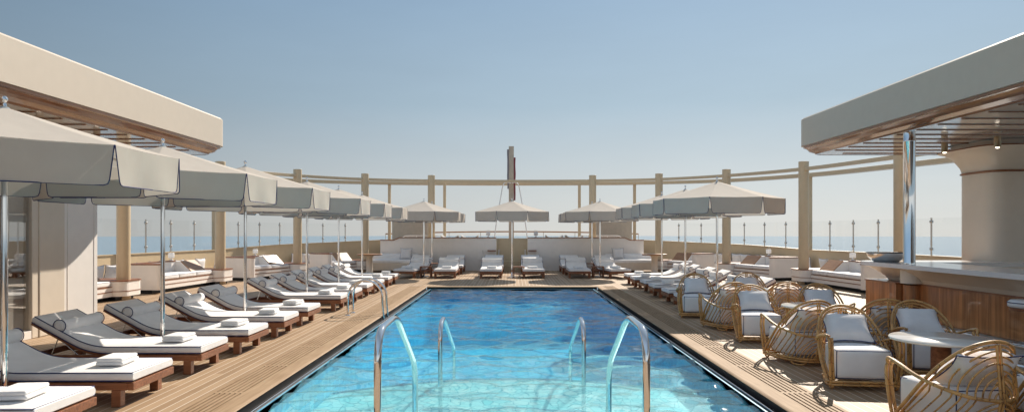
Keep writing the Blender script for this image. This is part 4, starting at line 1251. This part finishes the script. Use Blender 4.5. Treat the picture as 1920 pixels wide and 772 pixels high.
for y in (1.2, 2.9, 4.6, 6.3, 8.0, 9.7):
    m = MB(); m.tube([(.20, y, .2), (.31, y, .2)], .012, 8); m.lathe([(.035, .18), (.035, .22)], 10, (.20, y)); m.build('bracket', M['steel'], fr)
m = MB(); m.lathe([(.088, 1.101), (.088, 1.13), (.085, 1.135), (.085, 2.98), (.088, 2.985), (.088, 3.0), (.085, 3.005), (.085, 3.132)], 28)
o = m.build('chrome_pole', M['chrome'], loc=(6.14, 10.55, 0)); tag(o, 'thick chrome pole standing on the bar counter and holding the right canopy', 'pole')
pl = empty('bar_pillar', (9.12, 11.9, 0), 0, 'broad cream pillar with flared top rising behind the bar counter', 'pillar')
def sq(r, z, n=64):
    out = []; rx, ry = r, r - .51
    for k in range(n):
        a = 2 * math.pi * k / n; c, s_ = math.cos(a), math.sin(a); e = .38
        out.append((rx * abs(c) ** e * (1 if c >= 0 else -1), ry * abs(s_) ** e * (1 if s_ >= 0 else -1), z))
    return out
m = MB(); m.loft([sq(1.06, .0), sq(1.06, 2.60)]); m.build('shaft', M['cream'], pl)
m = MB(); m.loft([sq(1.07, 2.601), sq(1.085, 2.605), sq(1.085, 2.632), sq(1.07, 2.637)]); m.build('wood_ring', M['teaky'], pl)
m = MB(); m.loft([sq(1.062, 2.638), sq(1.08, 2.72), sq(1.13, 2.81), sq(1.19, 2.90), sq(1.27, 2.965), sq(1.36, 3.0), sq(1.37, 3.01)]); m.build('flared_capital', M['cream'], pl)
m = MB(); m.loft([sq(1.38, 3.011), sq(1.38, 3.028), sq(1.36, 3.033)]); m.build('capital_ring', M['teaky'], pl)
m = MB(); m.loft([sq(1.2, 3.034), sq(1.2, 3.13)]); m.build('capital_top', M['cream'], pl)
m = MB(); m.lathe([(.18, 0), (.20, .012), (.255, .06), (.285, .135), (.295, .15), (.30, .15), (.30, .142), (.27, .075), (.20, .02), (.0, .012)], 36)
o = m.build('metal_bowl', M['bowl'], loc=(6.22, 11.35, 1.1)); tag(o, 'wide polished metal bowl on the far end of the white bar counter', 'bowl')
q = MB(); q.tube([(.30 * math.cos(R(a)), .30 * math.sin(R(a)), .152) for a in range(0, 360, 15)], .006, 6, True); q.build('rim', M['dark'], o)
sto = None
for y, lab in ((8.2, 'white upholstered bar stool by the wood bar front at the right edge'), (6.3, 'white upholstered bar stool beyond the right edge')):
    if sto is not None: break
    sto = empty('bar_stool', (6.2, y, 0), 0, lab, 'bar stool')
    m = MB(); m.lathe([(.0, .685), (.18, .685), (.205, .70), (.205, .75), (.18, .775), (.0, .782)], 28); sea_ = m.build('seat', M['fabric'], sto)
    m = MB(); m.tube([(.207 * math.cos(R(a)), .207 * math.sin(R(a)), .748) for a in range(0, 360, 12)], .005, 5, True); m.build('piping', M['navy'], sea_)
    m = MB(); m.lathe([(.19, .65), (.19, .684)], 24); m.build('seat_rim', M['teakf'], sto)
    m = MB(); m.lathe([(.035, .02), (.035, .649)], 14); m.build('stem', M['chrome'], sto)
    m = MB(); m.lathe([(.22, 0), (.22, .012), (.05, .03)], 24); m.build('foot', M['chrome'], sto)
    m = MB(); m.tube([(.16 * math.cos(R(a)), .16 * math.sin(R(a)), .25) for a in range(0, 360, 15)], .01, 6, True); m.tube([(-.16, 0, .25), (.16, 0, .25)], .008, 6); m.build('foot_ring', M['chrome'], sto)

# ------------------------------------------------------------------ rattan armchairs
def ysurf(x, z):
    yc = (.33 + (.41 - .33) * (z - .07) / .29) if z < .36 else .41 - .10 * (z - .36)
    b = .43 + .20 * min(1, max(0, (.36 - z) / .285))
    return yc - b * (abs(x) / .35) ** 3
HOOP = [(.345, -.31, .075), (.352, -.14, .24), (.338, .02, .42), (.288, .18, .60), (.178, .305, .735), (0, .35, .785)]
ARM = [(.35, -.37, .50), (.366, -.34, .55), (.380, -.2, .53), (.368, -.02, .475), (.305, .17, .42), (.18, .345, .375), (0, .418, .36)]
def mir(p): return [(-x, y, z) for x, y, z in reversed(p[:-1])]
def make_chair():
    root = empty('rattan_armchair', (0, 0, 0), 0, 'x', 'armchair', None)
    # back hoop: doubled cane
    full = spline(HOOP + mir(HOOP), 6)
    m = MB(); m.tube(full, .0145, 8)
    m.tube([(x * .90, y + .01, .075 + (z - .075) * .955) for x, y, z in full], .0105, 7)
    m.build('back_hoop', M['cane'], root)
    # canes of the back
    m = MB()
    for kx, kz in ((.05, .06), (.09, .115), (.13, .17), (.167, .222), (.203, .275), (.237, .322), (.266, .362)):
        P = []
        for i in range(19):
            ph = math.pi * i / 18; x = kx * math.cos(ph); z = .36 + .062 * (kx / .305) ** 2 * (1 - math.sin(ph)) + kz * math.sin(ph)
            P.append((x, ysurf(x, z), z))
        m.tube(P, .0074, 6)
    for kx, kz in ((.035, .045), (.07, .09), (.105, .135), (.14, .18), (.172, .225), (.20, .265)):
        P = []
        for i in range(19):
            ph = math.pi * i / 18; x = kx * math.cos(ph); z = .085 + kz * math.sin(ph)
            P.append((x, ysurf(x, z), z))
        m.tube(P, .0072, 6)
    for sg in (-1, 1):
        for k in range(6):
            xb = .226 + k * .022; xt = .155 + k * .032
            P = []
            for i in range(7):
                f = i / 6; z = .085 + (.362 + .062 * (xt / .305) ** 2 - .085) * f; x = sg * (xb + (xt - xb) * f ** 1.4)
                P.append((x, ysurf(x, z), z))
            m.tube(P, .0072, 6)
    for dx in (-.013, .013):
        m.tube([(dx, ysurf(0, z) + .010, z) for z in (.08, .2, .36, .5, .65, .77)], .010, 7)
    m.build('back_canes', M['cane'], root)
    for sg in (-1, 1):
        m = MB()
        A = spline([(sg * x, y, z) for x, y, z in ARM], 6)
        m.tube(A, .014, 8); m.tube([(p.x - sg * .027, p.y, p.z - .008) for p in A[6:-4]], .011, 7)
        # front post, doubled and bowed
        for dx, dy in ((0, 0), (-.03, .012)):
            m.tube(spline([(sg * (.35 + dx), -.36 + dy, .525), (sg * (.352 + dx), -.385 + dy, .44), (sg * (.345 + dx), -.375 + dy, .28), (sg * (.325 + dx), -.345 + dy, .06)], 5), .0145, 8)
        m.build('arm', M['cane'], root)
    base = [(-.33, -.345), (-.2, -.36), (.2, -.36), (.33, -.345), (.342, -.25), (.305, -.07), (.24, .13), (.13, .295), (0, .335), (-.13, .295), (-.24, .13), (-.305, -.07), (-.342, -.25)]
    for_r = spline([(x, y, .085) for x, y in base], 4, True)
    m = MB(); m.tube(for_r, .015, 7, True); m.tube([(p.x * 1.0, p.y, .056) for p in for_r], .013, 7, True); m.build('base_frame', M['cane'], root)
    for (fx, fy, ang) in ((-.31, -.30, 90), (.31, -.30, 90), (-.17, .24, 35), (.17, .24, -35)):
        c_, s_ = math.cos(R(ang)), math.sin(R(ang)); wdt = .055 if fy < 0 else .085
        P = [(fx + c_ * wdt * math.cos(R(a)), fy + s_ * wdt * math.cos(R(a)), .052 + .040 * math.sin(R(a))) for a in range(180, 361, 15)]
        m = MB(); m.tube(P, .0115, 7); m.build('foot', M['cane'], root)
    # seat cushion, boxy, piped on all edges
    def tap(p): return (p[0] * (1 - .26 * max(0, (p[1] + .10) / .33)), p[1], p[2])
    m = MB(); m.rbox(0, -.055, .255, .555, .565, .30, .045, .018); m.v = [tap(p) for p in m.v]; cu = m.build('seat_cushion', M['fabric'], root)
    pp = MB()
    hx, hy = .277, .282; r_ = .045
    e = .013
    for z in (.118, .392): pp.tube([tap((x, y - .055, z)) for x, y in rrect(-hx + e, hx - e, -hy + e, hy - e, .035, 4)], .0055, 5, True)
    for sx in (-1, 1):
        for sy in (-1, 1): pp.tube([tap((sx * (hx - e), sy * (hy - e) - .055, .118)), tap((sx * (hx - e), sy * (hy - e) - .055, .392))], .0055, 5)
    pp.build('piping', M['navy'], cu)
    return root
CH = make_chair(); cu_ = False
PB = make_pillow('chair_pillow', .50, .42, .20, 'x', 'pillow', 'pillows in the rattan armchairs'); pb_ = False
TABLES = [(4.04, 6.43), (4.12, 9.27), (4.10, 12.1)]
CHAIRS = [(3.54, 5.40, 0, 'seen from behind at bottom right, largest in the photo'), (4.46, 5.42, 0, 'cut by the right edge at the bottom right'),
          (3.60, 7.22, 0, 'facing the camera left of the near marble table'), (4.68, 7.72, 0, 'facing the camera behind the near marble table'),
          (3.58, 8.42, 1, 'seen from behind left of the middle marble table'), (4.62, 8.55, 1, 'seen from behind right of the middle marble table'),
          (3.62, 10.12, 1, 'facing the camera left of the middle marble table'), (4.70, 10.35, 1, 'facing the camera behind the middle marble table'),
          (3.56, 11.28, 2, 'seen from behind left of the farthest marble table'), (4.52, 11.35, 2, 'seen from behind right of the farthest marble table'),
          (3.50, 12.95, 2, 'facing the camera left of the farthest marble table'), (4.58, 13.15, 2, 'facing the camera behind the farthest marble table')]
for (x, y, ti, lab) in CHAIRS:
    tx, ty = TABLES[ti]; dx, dy = tx - x, ty - y
    if dy < 0: rz = R(-5 if x < 4.2 else -9)
    else: rz = math.pi + R(5 if x < 4.2 else -14)
    rz += random.uniform(-.05, .05)
    place(CH, cu_, (x, y, 0), rz, 'rattan armchair ' + lab, 'rattan armchairs'); cu_ = True
    p = place(PB, pb_, (0, 0, 0), 0, 'white pillow in the armchair ' + lab); pb_ = True
    off = Vector((random.uniform(-.02, .02), .02, 0)); off.rotate(Matrix.Rotation(rz, 3, 'Z'))
    p.rotation_mode = 'XYZ'
    p.location = (x + off.x, y + off.y, .425); p.rotation_euler = (R(-52), 0, rz + random.uniform(-.12, .12))
tb = None
for j, (x, y) in enumerate(TABLES):
    lab = f'round marble topped table, {["nearest", "middle", "farthest"][j]} of three among the rattan armchairs'
    if tb is None:
        tb = empty('cafe_table', (x, y, 0), 0, lab, 'table', 'round marble tables')
        m = MB(); m.lathe([(0, .574), (.42, .574), (.434, .581), (.437, .592), (.43, .602), (0, .603)], 56); m.build('table_top', M['marble'], tb)
        m = MB(); m.lathe([(.10, .03), (.085, .06), (.085, .52), (.13, .571)], 24); m.build('pedestal', M['teakf'], tb)
        m = MB(); m.lathe([(.24, 0), (.24, .018), (.10, .03)], 28); m.build('base', M['teakf'], tb)
        o = tb
    else: o = copy_tree(tb)
    o.location = (x, y, 0); o['label'] = lab
